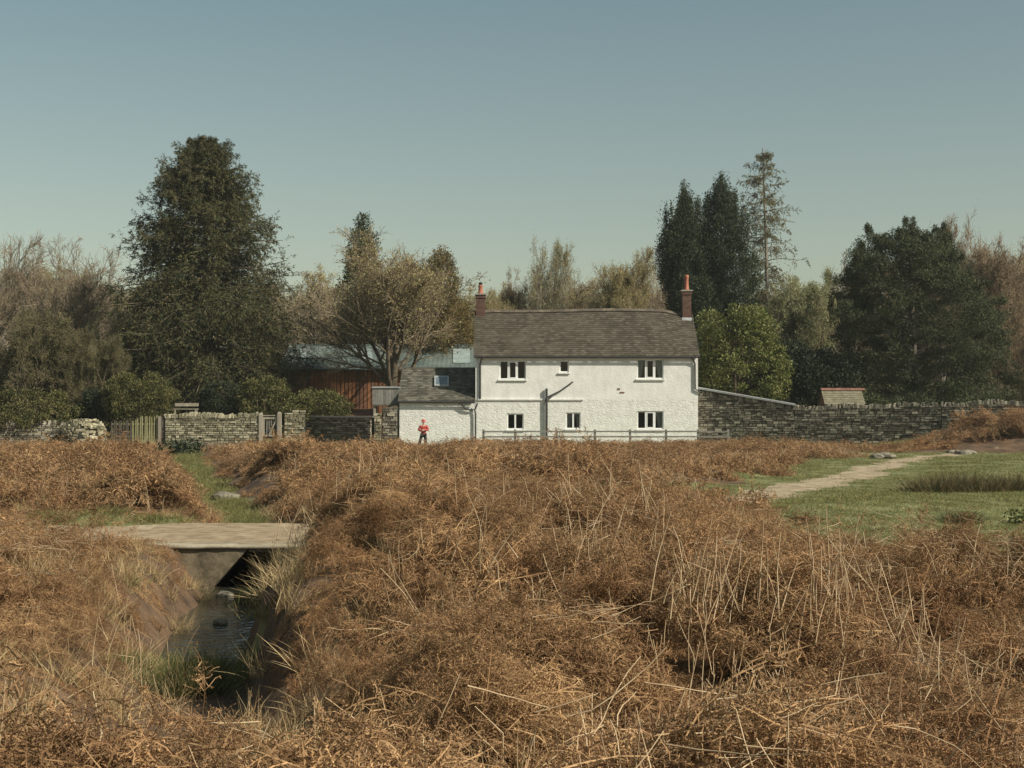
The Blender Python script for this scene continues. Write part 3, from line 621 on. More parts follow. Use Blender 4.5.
scatter('verge_grass', np.stack([x, y, zz], 1), np.stack([rng.normal(0, .1, len(x)), rng.normal(0, .1, len(x)), rng.uniform(0, 6.28, len(x))], 1),
        np.stack([s] * 3, 1), rng.integers(0, 4, len(x)), NG_tall, 'rough green grass on the verge and in the ditch', 'grass')
# ================================================================== BUILDINGS
HY = 86.0                                   # plane of the cottage front
def gz(x, y): return float(ground_z(x, y))
def wall_grid(mb, x0, x1, z0, z1, Y, holes, depth=0.14, step=0.5):
    xs = sorted({x0, x1, *[h[0] for h in holes if x0 < h[0] < x1], *[h[1] for h in holes if x0 < h[1] < x1]})
    zs = sorted({z0, z1, *[h[2] for h in holes if z0 < h[2] < z1], *[h[3] for h in holes if z0 < h[3] < z1]})
    for xa, xb in zip(xs[:-1], xs[1:]):
        for za, zb in zip(zs[:-1], zs[1:]):
            xm, zm = (xa + xb) / 2, (za + zb) / 2
            if any(h[0] < xm < h[1] and h[2] < zm < h[3] for h in holes): continue
            mb.add([(xa, Y, za), (xb, Y, za), (xb, Y, zb), (xa, Y, zb)], [[0, 1, 2, 3]])
    for a_, b_, c_, d_ in holes:
        if not (z0 <= c_ and d_ <= z1): continue
        y2 = Y + depth
        mb.add([(a_, Y, c_), (b_, Y, c_), (b_, y2, c_), (a_, y2, c_)], [[3, 2, 1, 0]]); mb.add([(a_, Y, d_), (b_, Y, d_), (b_, y2, d_), (a_, y2, d_)], [[0, 1, 2, 3]])
        mb.add([(a_, Y, c_), (a_, y2, c_), (a_, y2, d_), (a_, Y, d_)], [[0, 1, 2, 3]]); mb.add([(b_, Y, c_), (b_, y2, c_), (b_, y2, d_), (b_, Y, d_)], [[3, 2, 1, 0]])
def window(parent, hole, Y, lights, curtains=None, label=None):
    a_, b_, c_, d_ = hole; yf = Y + 0.05; f = MB(); t = 0.075
    for r_ in ((a_, b_, c_, c_ + t), (a_, b_, d_ - t, d_), (a_, a_ + t, c_ + t, d_ - t), (b_ - t, b_, c_ + t, d_ - t)): f.box(r_[0], r_[1], yf, yf + .07, r_[2], r_[3])
    w = (b_ - a_) / lights
    for i in range(1, lights): f.box(a_ + i * w - .05, a_ + i * w + .05, yf - .003, yf + .067, c_ + t, d_ - t)
    if lights == 3:                                   # opening casement in the middle light
        x0, x1 = a_ + w + .05, a_ + 2 * w - .05
        for r_ in ((x0, x0 + .05, c_ + t, d_ - t), (x1 - .05, x1, c_ + t, d_ - t), (x0 + .05, x1 - .05, c_ + t, c_ + t + .05), (x0 + .05, x1 - .05, d_ - t - .05, d_ - t)): f.box(r_[0], r_[1], yf - .012, yf + .05, r_[2], r_[3])
    fr = f.build('window', M_frame, parent)
    if label: fr['label'] = label
    MB().box(a_ - .08, b_ + .08, Y - .09, Y + .049, c_ - .08, c_ - .002).build('sill', M_frame, fr)
    for i in range(lights):
        g = MB(); g.add([(a_ + i * w + .05, yf + .03, c_ + .05), (a_ + (i + 1) * w - .05, yf + .03, c_ + .05), (a_ + (i + 1) * w - .05, yf + .03, d_ - .05), (a_ + i * w + .05, yf + .03, d_ - .05)], [[0, 1, 2, 3]])
        g.build('pane', M_glass, fr)
    for side, frac in (curtains or ()):
        V = []; nn = 17; W_ = (b_ - a_) * frac
        for j, zz in enumerate((d_ - .04, (c_ + d_) / 2, c_ + .03)):
            wj = W_ * (1.0, .72, .5)[j]
            for i in range(nn):
                u = i / (nn - 1); xx = (a_ + .04 + u * wj) if side < 0 else (b_ - .04 - u * wj)
                V.append((xx, yf + .16 + .025 * sin(u * 26), zz))
        mk('curtain', V, [[j * nn + i, j * nn + i + 1, (j + 1) * nn + i + 1, (j + 1) * nn + i] for j in range(2) for i in range(nn - 1)], M_curtain, fr)
def roof_tiles(name, m, parent, x0, x1, ya, za, yb, zb, course=0.2, tw=0.27, warp=None, seed=0, thick_=0.02):
    """courses of separate overlapping tiles running from the eave (ya, za) to the ridge (yb, zb)"""
    r_ = np.random.default_rng(seed); mb = MB(); Ls = math.hypot(yb - ya, zb - za); n = max(2, int(Ls / course)); ux, uz = (yb - ya) / Ls, (zb - za) / Ls; nxn, nzn = -uz, ux
    if ya > yb: nxn, nzn = uz, -ux
    for j in range(n):
        s0, s1 = j * Ls / n, min(Ls, (j + 1) * Ls / n + .05); off = (j % 2) * tw / 2; x = x0 - off
        while x < x1:
            xa, xb = max(x, x0), min(x + tw - .008, x1)
            if xb - xa > .03:
                l0 = .030 + r_.uniform(0, .014); sj = s0 + r_.uniform(-.012, .012)
                def P(xx, s, l):
                    w = warp(xx, s / Ls) if warp else 0
                    return (xx, ya + ux * s + nxn * l, za + uz * s + nzn * l + w)
                mb.hexa([P(xa, sj, 0), P(xb, sj, 0), P(xb, s1, 0), P(xa, s1, 0)], [P(xa, sj, l0), P(xb, sj, l0), P(xb, s1, .012), P(xa, s1, .012)])
            x += tw
    return mb.build(name, m, parent)
def pipe(parent, pts, r_=.05, name='downpipe'):
    mb = MB().tube(pts, r_, 8); return mb.build(name, M_dark, parent)

# ---- the cottage
hx0, hx1 = wx(475.5, HY), wx(698, HY); hz0, hze, zle = 0.4, wz(356.5, HY), wz(399.5, HY)
hyb = HY + 6.2; hym = HY + 3.1; hzr = wz(311, hym)
cot = thing('cottage', 'two storey white painted cottage with brown tiled roof and two brick chimneys', 'cottage', ((hx0 + hx1) / 2, HY, 0.6))
def local(o, root): o.matrix_parent_inverse = root.matrix_world.inverted()
def hole(p): return (wx(p[0], HY), wx(p[2], HY), wz(p[3], HY), wz(p[1], HY))
up = [hole(p) for p in ((499.5, 360.5, 526, 379.5), (559.5, 360.5, 568.8, 372.5), (637, 359, 663.5, 379))]
lo = [hole(p) for p in ((507, 413.5, 523.5, 429.5), (565.8, 412.5, 580.5, 429), (637, 411, 663.5, 429.2))]
bpy.context.view_layer.update()
def finish(root):
    """the parts were built in world coordinates: shift their meshes to the root"""
    from mathutils import Matrix
    inv = Matrix.Translation(-Vector(root.location))
    def rec(o, top):
        for ch in o.children:
            if ch.type == 'MESH' and not ch.get('_done'):
                ch.data.transform(inv); ch['_done'] = 1
            rec(ch, False)
    rec(root, True)
    def clean(o):
        for ch in o.children:
            if '_done' in ch: del ch['_done']
            clean(ch)
    clean(root)
w = MB(); wall_grid(w, hx0, hx1, zle, hze, HY, up)
w.add([(hx0, HY, zle), (hx0, hyb, zle), (hx0, hyb, hze), (hx0, HY, hze)], [[3, 2, 1, 0]]); w.add([(hx1, HY, zle), (hx1, hyb, zle), (hx1, hyb, hze), (hx1, HY, hze)], [[0, 1, 2, 3]])
w.add([(hx0, hyb, zle), (hx1, hyb, zle), (hx1, hyb, hze), (hx0, hyb, hze)], [[3, 2, 1, 0]])
for xx in (hx0, hx1): w.add([(xx, HY, hze), (xx, hyb, hze), (xx, hym, hzr - .1)], [[0, 1, 2, 2]])
w.build('wall', M_white, cot)
w = MB(); wall_grid(w, hx0, hx1, hz0, zle, HY, lo)
w.add([(hx0, HY, hz0), (hx0, hyb, hz0), (hx0, hyb, zle), (hx0, HY, zle)], [[3, 2, 1, 0]]); w.add([(hx1, HY, hz0), (hx1, hyb, hz0), (hx1, hyb, zle), (hx1, HY, zle)], [[0, 1, 2, 3]])
w.add([(hx0, hyb, hz0), (hx1, hyb, hz0), (hx1, hyb, zle), (hx0, hyb, zle)], [[3, 2, 1, 0]])
lw = w.build('wall', M_whitestone, cot); lw['label'] = 'rough white painted stone of the lower storey'
MB().box(wx(478, HY), wx(583.5, HY), HY - .075, HY + .004, zle - .045, zle + .05).build('ledge', M_white, cot)
for h_, n_, cu in ((up[0], 3, ()), (up[1], 1, ()), (up[2], 3, ((-1, .28), (1, .30))), (lo[0], 2, ()), (lo[1], 2, ((-1, .5),(1, .35))), (lo[2], 3, ((1, .30),))): window(cot, h_, HY, n_, cu)
br = MB().box(wx(617.5, HY), wx(620, HY), HY - .03, HY + .004, wz(389.6, HY), wz(388.2, HY)); br.box(wx(620, HY), wx(624.5, HY), HY - .03, HY + .004, wz(393, HY), wz(391.8, HY)); br.build('vent_brick', M_redtile, cot)
rw = lambda x, t: -0.05 * sin((x - hx0) * 0.55) * t - 0.22 * sm((x - (hx1 - 1.9)) / 1.4) * t - 0.10 * sm((hx0 + 1.2 - x) / 1.2) * t
rf = roof_tiles('roof', M_tile, cot, hx0 - .12, hx1 + .10, HY - .20, hze + .02, hym, hzr, .19, .26, rw, 1)
roof_tiles('roof', M_tile, cot, hx0 - .12, hx1 + .10, hyb + .20, hze + .02, hym, hzr, .38, .52, rw, 2)
r_ = MB(); x = hx0 - .12
while x < hx1 - .1:
    zz = hzr + rw(x, 1); zz2 = hzr + rw(x + .4, 1)
    for sgn in (-1, 1): r_.hexa([(x, hym, zz + .10), (x + .395, hym, zz2 + .10), (x + .395, hym + sgn * .17, zz2 - .06), (x, hym + sgn * .17, zz - .06)], [(x, hym, zz + .125), (x + .395, hym, zz2 + .125), (x + .395, hym + sgn * .18, zz2 - .035), (x, hym + sgn * .18, zz - .035)])
    x += .4
r_.build('ridge', M_ridge, cot)
MB().add([(hx0, HY + .02, hze - .02), (hx1, HY + .02, hze - .02), (hx1, hym, hzr - .35), (hx0, hym, hzr - .35)], [[0, 1, 2, 3]]).add([(hx0, hyb, hze - .02), (hx1, hyb, hze - .02), (hx1, hym, hzr - .35), (hx0, hym, hzr - .35)], [[3, 2, 1, 0]]).build('roof_underlay', M_wooddk, cot)
# gutter and downpipes
MB().tube([(hx0 - .1, HY - .24, hze - .03), (hx1 + .1, HY - .24, hze - .05)], .055, 8).build('gutter', M_dark, cot)
pipe(cot, [(wx(482.5, HY), HY - .24, hze - .05), (wx(481, HY), HY - .16, hze - .28), (wx(480.3, HY), HY - .07, hze - .5), (wx(480.3, HY), HY - .07, zle + .05)])
pipe(cot, [(wx(690.5, HY), HY - .24, hze - .05), (wx(693, HY), HY - .16, hze - .2), (wx(694.8, HY), HY - .08, hze - .45), (wx(695.0, HY), HY - .08, wz(389, HY)), (wx(700.5, HY), HY - .08, wz(392, HY))])
xp = wx(546.5, HY)
pipe(cot, [(xp, HY - .13, .5), (xp, HY - .13, wz(388.6, HY))], .075, 'soil_pipe')
pipe(cot, [(xp, HY - .13, wz(397.5, HY)), (wx(560, HY), HY - .11, wz(391, HY)), (wx(573, HY), HY - .09, wz(381.8, HY))], .042, 'branch_pipe')
pipe(cot, [(xp, HY - .13, wz(401, HY)), (wx(552, HY), HY - .10, wz(396.5, HY))], .035, 'branch_pipe')
def chimney(parent, px, zb, zt, zpot, pots, wd=.52, dp=.62, potr=.13):
    xc = wx(px, hym); mb = MB(); r2 = np.random.default_rng(int(px)); zc = zb
    k = 0
    while zc < zt - .01:                                # brick courses
        o_ = (.11 if k % 2 else 0.0); h_ = min(.075, zt - zc) - .010; grow = 0.05 if zc > zt - .26 else 0.0
        w2, d2 = wd / 2 + grow, dp / 2 + grow
        xs = np.arange(-w2 - o_, w2, .225)
        for xa in xs:
            a_, b_ = max(xa, -w2), min(xa + .215, w2)
            if b_ - a_ > .02:
                for ys in (-1, 1):
                    j_ = r2.uniform(-.004, .004); y0_ = ys * d2 + j_; mb.box(xc + a_, xc + b_, hym + min(y0_, y0_ - ys * .1), hym + max(y0_, y0_ - ys * .1), zc, zc + h_)
        for ya in np.arange(-d2 + .1 - o_, d2 - .1, .225):
            a_, b_ = max(ya, -d2 + .102), min(ya + .215, d2 - .102)
            if b_ - a_ > .02:
                for xs_ in (-1, 1): x0_ = xs_ * w2; mb.box(xc + min(x0_, x0_ - xs_ * .1), xc + max(x0_, x0_ - xs_ * .1), hym + a_, hym + b_, zc, zc + h_)
        zc += .075; k += 1
    st = mb.build('chimney', M_brick, parent)
    MB().box(xc - wd / 2 + .012, xc + wd / 2 - .012, hym - dp / 2 + .012, hym + dp / 2 - .012, zb - .3, zt - .01).build('mortar', M_mortar, st)
    MB().box(xc - wd / 2 - .10, xc + wd / 2 + .10, hym - dp / 2 - .10, hym + dp / 2 + .10, zt, zt + .08).build('cap', M_capstone, st)
    MB().hexa([(xc - wd / 2 - .06, hym - dp / 2 - .38, zb - .42), (xc + wd / 2 + .06, hym - dp / 2 - .38, zb - .42), (xc + wd / 2 + .06, hym + dp / 2 + .05, zb - .3), (xc - wd / 2 - .06, hym + dp / 2 + .05, zb - .3)],
              [(xc - wd / 2 - .05, hym - dp / 2 - .02, zb + .12), (xc + wd / 2 + .05, hym - dp / 2 - .02, zb + .12), (xc + wd / 2 + .05, hym + dp / 2 + .03, zb + .12), (xc - wd / 2 - .05, hym + dp / 2 + .03, zb + .12)]).build('flashing', M_lead, st)
    for dy, h_, kk in pots:
        c_ = (xc, hym + dy, zt + .08); z_ = h_
        MB().lathe(c_, [(potr * 1.25, 0), (potr * 1.2, .08), (potr, .12), (potr * .88, z_ * .7), (potr * .95, z_ * .78), (potr * 1.05, z_ * .86), (potr * .95, z_), (potr * .7, z_), (potr * .68, z_ - .25)]).build('chimney_pot', M_clay, st, True)
        if kk: MB().lathe((c_[0], c_[1], c_[2] + z_ - .02), [(potr * .75, 0), (potr * .75, .1), (potr * .95, .12), (potr * .5, .2), (.01, .22)]).build('cowl', M_dark, st, True)
chimney(cot, 480.6, hzr - .55, wz(295, hym), 0, ((0.0, .55, True),), .55, .62, .15)
chimney(cot, 686.5, hzr - .55, wz(291.5, hym), 0, ((-.15, .95, False), (.17, .85, False)), .54, .66, .13)
finish(cot)

# ---- the low outhouse joined to it
ox0, ox1 = wx(399.5, HY), hx0 - .01; oze = wz(401.5, HY); oyt = HY + 3.0; ozt = wz(368.5, oyt)
out = thing('outhouse', 'low white outhouse with grey slate roof and skylight, left of the two storey cottage', 'outhouse', ((ox0 + ox1) / 2, HY, .6))
w = MB(); w.add([(ox0, HY + .02, .4), (ox1, HY + .02, .4), (ox1, HY + .02, oze), (ox0, HY + .02, oze)], [[0, 1, 2, 3]])
w.add([(ox0, HY + .02, .4), (ox0, oyt, .4), (ox0, oyt, ozt), (ox0, HY + .02, oze)], [[3, 2, 1, 0]]); w.add([(ox0, oyt, .4), (ox1, oyt, .4), (ox1, oyt, ozt), (ox0, oyt, ozt)], [[3, 2, 1, 0]])
w.build('wall', M_whitestone2, out)
rf = roof_tiles('roof', M_tile2, out, ox0 - .08, ox1 - .01, HY - .16, oze + .03, oyt, ozt, .19, .28, None, 3)
MB().add([(ox0, HY + .0, oze + .02), (ox1, HY + .0, oze + .02), (ox1, oyt, ozt - .12), (ox0, oyt, ozt - .12)], [[0, 1, 2, 3]]).build('roof_underlay', M_wooddk, out)
MB().box(ox0 - .08, ox1 - .01, oyt - .06, oyt + .08, ozt - .05, ozt + .07).build('ridge', M_ridge, out)
MB().tube([(ox0 - .1, HY - .2, oze - .01), (ox1 - .03, HY - .2, oze - .05)], .06, 8).build('gutter', M_dark, out)
pipe(out, [(wx(461, HY), HY - .2, oze - .04), (wx(465, HY), HY - .12, oze - .42), (wx(471, HY), HY - .10, oze - .52), (wx(474.6, HY), HY - .10, oze - .45), (wx(475.6, HY), HY - .10, oze - .75), (wx(475.6, HY), HY - .10, .5)])
pipe(out, [(wx(477.5, HY), HY - .2, oze - .1), (wx(475.6, HY), HY - .10, oze - .45)], .045)
# skylight
def onroof(px, t, l): return (wx(px, HY + t * 3), HY - .16 + t * (oyt - HY + .16) - l * .55, oze + .03 + t * (ozt - oze) + l * .83)
c4 = [onroof(434.5, .40, .05), onroof(449, .40, .05), onroof(449, .70, .05), onroof(434.5, .70, .05)]; c4b = [(x, y - .05, z + .08) for x, y, z in c4]
sk = MB().hexa(c4, c4b).build('skylight', M_lead, out)
q = lambda u, v: tuple(np.array(c4b[0]) * (1 - u) * (1 - v) + np.array(c4b[1]) * u * (1 - v) + np.array(c4b[2]) * u * v + np.array(c4b[3]) * (1 - u) * v + np.array([0, -.006, .008]))
MB().add([q(.12, .12), q(.88, .12), q(.88, .88), q(.12, .88)], [[0, 1, 2, 3]]).build('pane', pm('sky_glass', (0.10, .13, .15), (.16, .2, .22), 2, .08, spec=.8), sk)
finish(out)

# ---- long barn behind
BY = 101.0
bx0, bx1 = wx(284, BY), wx(474, BY); bze = wz(368, BY); bzr = wz(345, BY + 4.5)
barn = thing('barn', 'long barn with a green sheeted roof and rusty red boarded wall behind the bare tree', 'barn', ((bx0 + bx1) / 2, BY, .7))
w = MB(); x = bx0; r2 = np.random.default_rng(4)
while x < bx1:
    j_ = r2.uniform(0, .03); w.box(x, x + .21, BY + j_, BY + .05 + j_, .3, bze - .05); x += .27
w.build('wall', M_rust, barn)
w = MB().box(bx0, bx1, BY + .09, BY + .14, .3, bze - .06).box(bx0, bx0 + .1, BY + .1, BY + 9, .3, bze).box(bx1 - .1, bx1, BY + .1, BY + 9, .3, bze).box(bx0, bx1, BY + 8.9, BY + 9, .3, bze)
w.build('wall_lining', M_wooddk, barn)
V = []; n_ = int((bx1 - bx0 + .6) / .11); 
for s_, (ya, za, yb, zb) in enumerate(((BY - .4, bze - .1, BY + 4.5, bzr), (BY + 9.4, bze - .1, BY + 4.5, bzr))):
    V = []
    for t_ in np.linspace(0, 1, 5):
        for i in range(n_):
            V.append((bx0 - .3 + i * .11, ya + (yb - ya) * t_, za + (zb - za) * t_ + (.035 if i % 3 == 0 else 0) + .015 * s_))
    Fq = [[j * n_ + i, j * n_ + i + 1, (j + 1) * n_ + i + 1, (j + 1) * n_ + i] for j in range(4) for i in range(n_ - 1)]
    mk('roof', V, Fq, M_green, barn)
def on_barn(px, t, l=.07): 
    Y = BY - .4 + t * 4.9; return (wx(px, Y), Y - l * .4, bze - .1 + t * (bzr - bze + .1) + l)
for pa, pb, t0, t1 in ((453, 470, .22, .80), (359, 372, .38, .82), (300, 306, .3, .8)):
    MB().hexa([on_barn(pa, t0, .01), on_barn(pb, t0, .01), on_barn(pb, t1, .01), on_barn(pa, t1, .01)], [on_barn(pa, t0), on_barn(pb, t0), on_barn(pb, t1), on_barn(pa, t1)]).build('rooflight', M_skyl, barn)
MB().box(bx0 - .3, bx1, BY + 4.35, BY + 4.65, bzr - .02, bzr + .07).build('ridge', M_green, barn)
for xx in (bx0, bx1 - .02): MB().add([(xx, BY, bze - .1), (xx, BY + 9, bze - .1), (xx, BY + 4.5, bzr - .05)], [[0, 1, 2, 2]]).build('gable', M_rust, barn)
MB().tube([(bx0 - .3, BY - .44, bze - .13), (bx1, BY - .44, bze - .15)], .07, 6).build('gutter', M_dark, barn)
finish(barn)

# ---- small board-clad store and low tiled roof left of the outhouse
SY = 86.6
st = thing('board_store', 'small grey boarded store on posts between the rusty barn and the outhouse', 'store', (wx(386, SY), SY, .7))
x0_, x1_ = wx(372.5, SY), wx(400, SY); w = MB(); x = x0_
while x < x1_ - .02: w.box(x, min(x + .155, x1_), SY, SY + .05, wz(404.5, SY), wz(388, SY)); x += .165
for sx in (x0_, x1_ - .05): w.box(sx, sx + .05, SY + .051, SY + 1.3, wz(404.5, SY), wz(388, SY))
w.box(x0_, x1_, SY + 1.301, SY + 1.35, wz(404.5, SY), wz(388, SY)); w.build('cladding', M_greyboard, st)
MB().hexa([(x0_ - .05, SY - .06, wz(388, SY)), (x1_ - .02, SY - .06, wz(388, SY)), (x1_ - .02, SY + 1.4, wz(388, SY) + .03), (x0_ - .05, SY + 1.4, wz(388, SY) + .03)], [(x0_ - .05, SY - .06, wz(387, SY)), (x1_ - .02, SY - .06, wz(387, SY)), (x1_ - .02, SY + 1.4, wz(387, SY) + .05), (x0_ - .05, SY + 1.4, wz(387, SY) + .05)]).build('lid', M_lead, st)
MB().box(x0_, x1_, SY - .04, SY + 1.3, wz(405.8, SY), wz(404.55, SY)).build('floor_beam', M_wooddk, st)
for sx, sy in ((x0_ + .05, SY + .05), (wx(397.6, SY), SY + .05), (x0_ + .05, SY + 1.2), (wx(397.6, SY), SY + 1.2)): MB().box(sx, sx + .14, sy, sy + .14, .4, wz(405.85, SY)).build('post', M_wood, st)
finish(st)
lowx0, lowx1 = wx(343, 87.5), wx(374, 87.5)
lr = thing('low_shed', 'low shed with a flat red tiled roof, just showing over the dark stone wall', 'shed', ((lowx0 + lowx1) / 2, 87.5, .7))
MB().box(lowx0, lowx1, 87.3, 88.7, .4, wz(416.5, 87.5)).build('wall', M_slate, lr)
roof_tiles('roof', M_redtile, lr, lowx0 - .05, lowx1 + .02, 87.2, wz(416, 87.2), 88.9, wz(409, 88.9), .2, .25, None, 5)
finish(lr)

# ---- dry stone walls
def stone_run(mb, A, B, zt_fn, thickness=.5, seed=0, sw=.34, shh=.13, zb_off=-.15, coping=True, batter=.02):
    r2 = np.random.default_rng(seed); A = np.array(A, float); B = np.array(B, float); Ln = np.linalg.norm(B - A); d = (B - A) / Ln; nrm_ = np.array([d[1], -d[0]])
    u = 0.0
    zmin = min(gz(*(A + d * t)) for t in np.linspace(0, Ln, 9)) + zb_off; z = zmin
    zmax = max(zt_fn(t) for t in np.linspace(0, Ln, 9))
    while z < zmax:
        h_ = shh * r2.uniform(.6, 1.35); u = -r2.uniform(0, sw)
        while u < Ln:
            l_ = sw * r2.uniform(.45, 1.5); ua, ub = max(u, 0) + .008, min(u + l_, Ln) - .008; um = (ua + ub) / 2
            if ub - ua > .05 and z + h_ * .6 < zt_fn(um) and z > gz(*(A + d * um)) + zb_off - .2:
                j_ = r2.uniform(-.035, .035); hh = h_ - .010
                base = []; top = []
                for lst, zz in ((base, z), (top, z + hh)):
                    for uu, vv in ((ua, thickness / 2 + j_), (ub, thickness / 2 + j_), (ub, -thickness / 2 - j_), (ua, -thickness / 2 - j_)):
                        ins = r2.uniform(0, .018, 3); p = A + d * (uu + (ins[0] if uu == ua else -ins[0])) + nrm_ * (vv - np.sign(vv) * (ins[1] + batter * (z - zmin)))
                        lst.append((p[0], p[1], zz + ins[2] * (1 if zz == z else -1)))
                mb.hexa(base, top)
            u += l_
        z += h_
    if coping:
        u = 0.0
        while u < Ln:
            l_ = r2.uniform(.07, .18); hh = r2.uniform(.14, .27); zt = zt_fn(u); ln = r2.normal(0, .05); c_ = A + d * u; e_ = A + d * (u + l_ - .015); tt = thickness / 2 * r2.uniform(.65, .95)
            mb.hexa([(c_[0] + nrm_[0] * tt, c_[1] + nrm_[1] * tt, zt - .05), (e_[0] + nrm_[0] * tt, e_[1] + nrm_[1] * tt, zt - .05), (e_[0] - nrm_[0] * tt, e_[1] - nrm_[1] * tt, zt - .05), (c_[0] - nrm_[0] * tt, c_[1] - nrm_[1] * tt, zt - .05)],
                    [(c_[0] + nrm_[0] * tt * .8 + ln, c_[1] + nrm_[1] * tt * .8, zt + hh * .8), (e_[0] + nrm_[0] * tt * .8 + ln, e_[1] + nrm_[1] * tt * .8, zt + hh * .9), (e_[0] - nrm_[0] * tt * .8 + ln, e_[1] - nrm_[1] * tt * .8, zt + hh), (c_[0] - nrm_[0] * tt * .8 + ln, c_[1] - nrm_[1] * tt * .8, zt + hh * .9)])
            u += l_
def core_of(mb, A, B, zt_fn, th=.2, n=10):
    A = np.array(A, float); B = np.array(B, float); d = (B - A); L_ = np.linalg.norm(d); d /= L_; nr = np.array([d[1], -d[0]]) * th / 2
    for i in range(n):
        a_ = A + d * L_ * i / n; b_ = A + d * L_ * (i + 1) / n; za = zt_fn(L_ * i / n) - .1; zb = zt_fn(L_ * (i + 1) / n) - .1
        mb.hexa([(*(a_ + nr), 0), (*(b_ + nr), 0), (*(b_ - nr), 0), (*(a_ - nr), 0)], [(*(a_ + nr), za), (*(b_ + nr), zb), (*(b_ - nr), zb), (*(a_ - nr), za)])
def drystone(name, pts, zts, label, m, seed, coping=True, **kw):
    root = thing(name, label, 'wall', (pts[0][0], pts[0][1], gz(*pts[0])))
    mb = MB(); cb = MB()
    for i in range(len(pts) - 1):
        L_ = math.dist(pts[i], pts[i + 1]); f = (lambda L_, a_, b_: lambda t: a_ + (b_ - a_) * t / L_ + .05 * sin(t * 1.7 + seed))(L_, zts[i], zts[i + 1])
        stone_run(mb, pts[i], pts[i + 1], f, seed=seed + i, coping=coping, **kw); core_of(cb, pts[i], pts[i + 1], f)
    mb.build('stonework', m, root); cb.build('wall_core', M_core, root)
    return root
RW = [(hx1 + .15, 87.0), (17.0, 85.4), (25.0, 82.8), (34.0, 80.0), (46, 77.0)]
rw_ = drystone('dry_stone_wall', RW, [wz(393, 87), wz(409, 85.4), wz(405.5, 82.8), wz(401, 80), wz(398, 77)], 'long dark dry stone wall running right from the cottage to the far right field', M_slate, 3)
cp = MB(); A_, B_ = (hx1 + .12, 87.0, wz(393, 87) + .30), (17.0, 85.4, wz(406.5, 85.4) + .10)
cp.hexa([(A_[0], A_[1] - .34, A_[2] - .07), (B_[0], B_[1] - .34, B_[2] - .07), (B_[0], B_[1] + .34, B_[2] - .03), (A_[0], A_[1] + .34, A_[2] - .03)], [(A_[0], A_[1] - .34, A_[2] + .03), (B_[0], B_[1] - .34, B_[2] + .03), (B_[0], B_[1] + .34, B_[2] + .09), (A_[0], A_[1] + .34, A_[2] + .09)])
cp.build('metal_coping', M_lead, rw_)
finish(rw_)
finish(drystone('dry_stone_wall', [(wx(166, 84), 84.0), (wx(262, 84), 84.0)], [wz(416.5, 84)] * 2, 'pale sunlit dry stone wall between the picket fence and the small wooden gate', M_stone, 11, shh=.12, sw=.28))
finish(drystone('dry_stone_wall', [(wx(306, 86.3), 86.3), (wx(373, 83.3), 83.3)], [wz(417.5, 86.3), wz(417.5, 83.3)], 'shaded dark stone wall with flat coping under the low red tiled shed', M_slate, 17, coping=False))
sc_ = [o for o in C.objects if o.get('label', '').startswith('shaded dark stone')][0]
a_, b_ = (wx(305, 86.3), 86.3), (wx(373.5, 83.3), 83.3); zc = wz(417.2, 84.8)
o = MB().hexa([(a_[0], a_[1] - .33, zc - .02), (b_[0], b_[1] - .33, zc - .02), (b_[0], b_[1] + .33, zc - .02), (a_[0], a_[1] + .33, zc - .02)], [(a_[0], a_[1] - .33, zc + .07), (b_[0], b_[1] - .33, zc + .07), (b_[0], b_[1] + .33, zc + .07), (a_[0], a_[1] + .33, zc + .07)]).build('coping_slab', M_capstone, sc_)
finish_one = lambda o, root: o.data.transform(__import__('mathutils').Matrix.Translation(-Vector(root.location)))
finish_one(o, sc_)
finish(drystone('stone_pier', [(wx(374.5, 83.4), 83.4), (wx(381.5, 83.4), 83.4)], [wz(412, 83.4)] * 2, 'pale stone pier at the end of the shaded wall', M_stone, 23, coping=False, thickness=.6, shh=.15))
finish(drystone('stone_pier', [(wx(382.5, 85.6), 85.6), (wx(397.5, 85.6), 85.6)], [wz(406.5, 85.6)] * 2, 'taller stone wall end below the grey boarded store', M_slate, 29, coping=False, shh=.15))
finish(drystone('ivy_wall', [(wx(285, 84.2), 84.2), (wx(305.5, 84.2), 84.2)], [wz(411, 84.2)] * 2, 'ivy covered stone wall stub right of the small gate', M_stone, 31, coping=False))
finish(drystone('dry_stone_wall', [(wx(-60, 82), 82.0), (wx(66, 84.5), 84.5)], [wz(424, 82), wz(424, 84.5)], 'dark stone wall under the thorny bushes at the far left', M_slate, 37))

# rounded rubble stump
root = thing('stone_stump', 'rounded mossy end of a rubble wall beside the picket fence', 'wall', (wx(84, 83.5), 83.5, .6)); mb = MB(); r2 = np.random.default_rng(41)
for i in range(420):
    th_ = r2.uniform(0, 2 * pi); z_ = r2.uniform(-.1, 1.55); rr = (1.25 - .12 * z_) * math.sqrt(max(0.03, 1 - max(0, (z_ - .9) / .72) ** 2)); c_ = np.array([rr * cos(th_), rr * .75 * sin(th_), z_])
    s_ = r2.uniform(.07, .19); t_ = np.array([-sin(th_), cos(th_), 0]) * s_; n_ = np.array([cos(th_), sin(th_), .2]) * .12; u_ = np.array([0, 0, s_ * .38])
    j = lambda: r2.normal(0, .015, 3)
    mb.hexa([c_ - t_ - n_ - u_ + j(), c_ + t_ - n_ - u_ + j(), c_ + t_ + n_ - u_ + j(), c_ - t_ + n_ - u_ + j()], [c_ - t_ - n_ + u_ + j(), c_ + t_ - n_ + u_ + j(), c_ + t_ + n_ + u_ + j(), c_ - t_ + n_ + u_ + j()])
mb.build('stonework', M_stone, root)
MB().lathe((0, 0, -.2), [(1.05, 0), (1.0, 1.0), (.75, 1.45), (.3, 1.65), (.01, 1.7)], 12).build('wall_core', M_core, root)

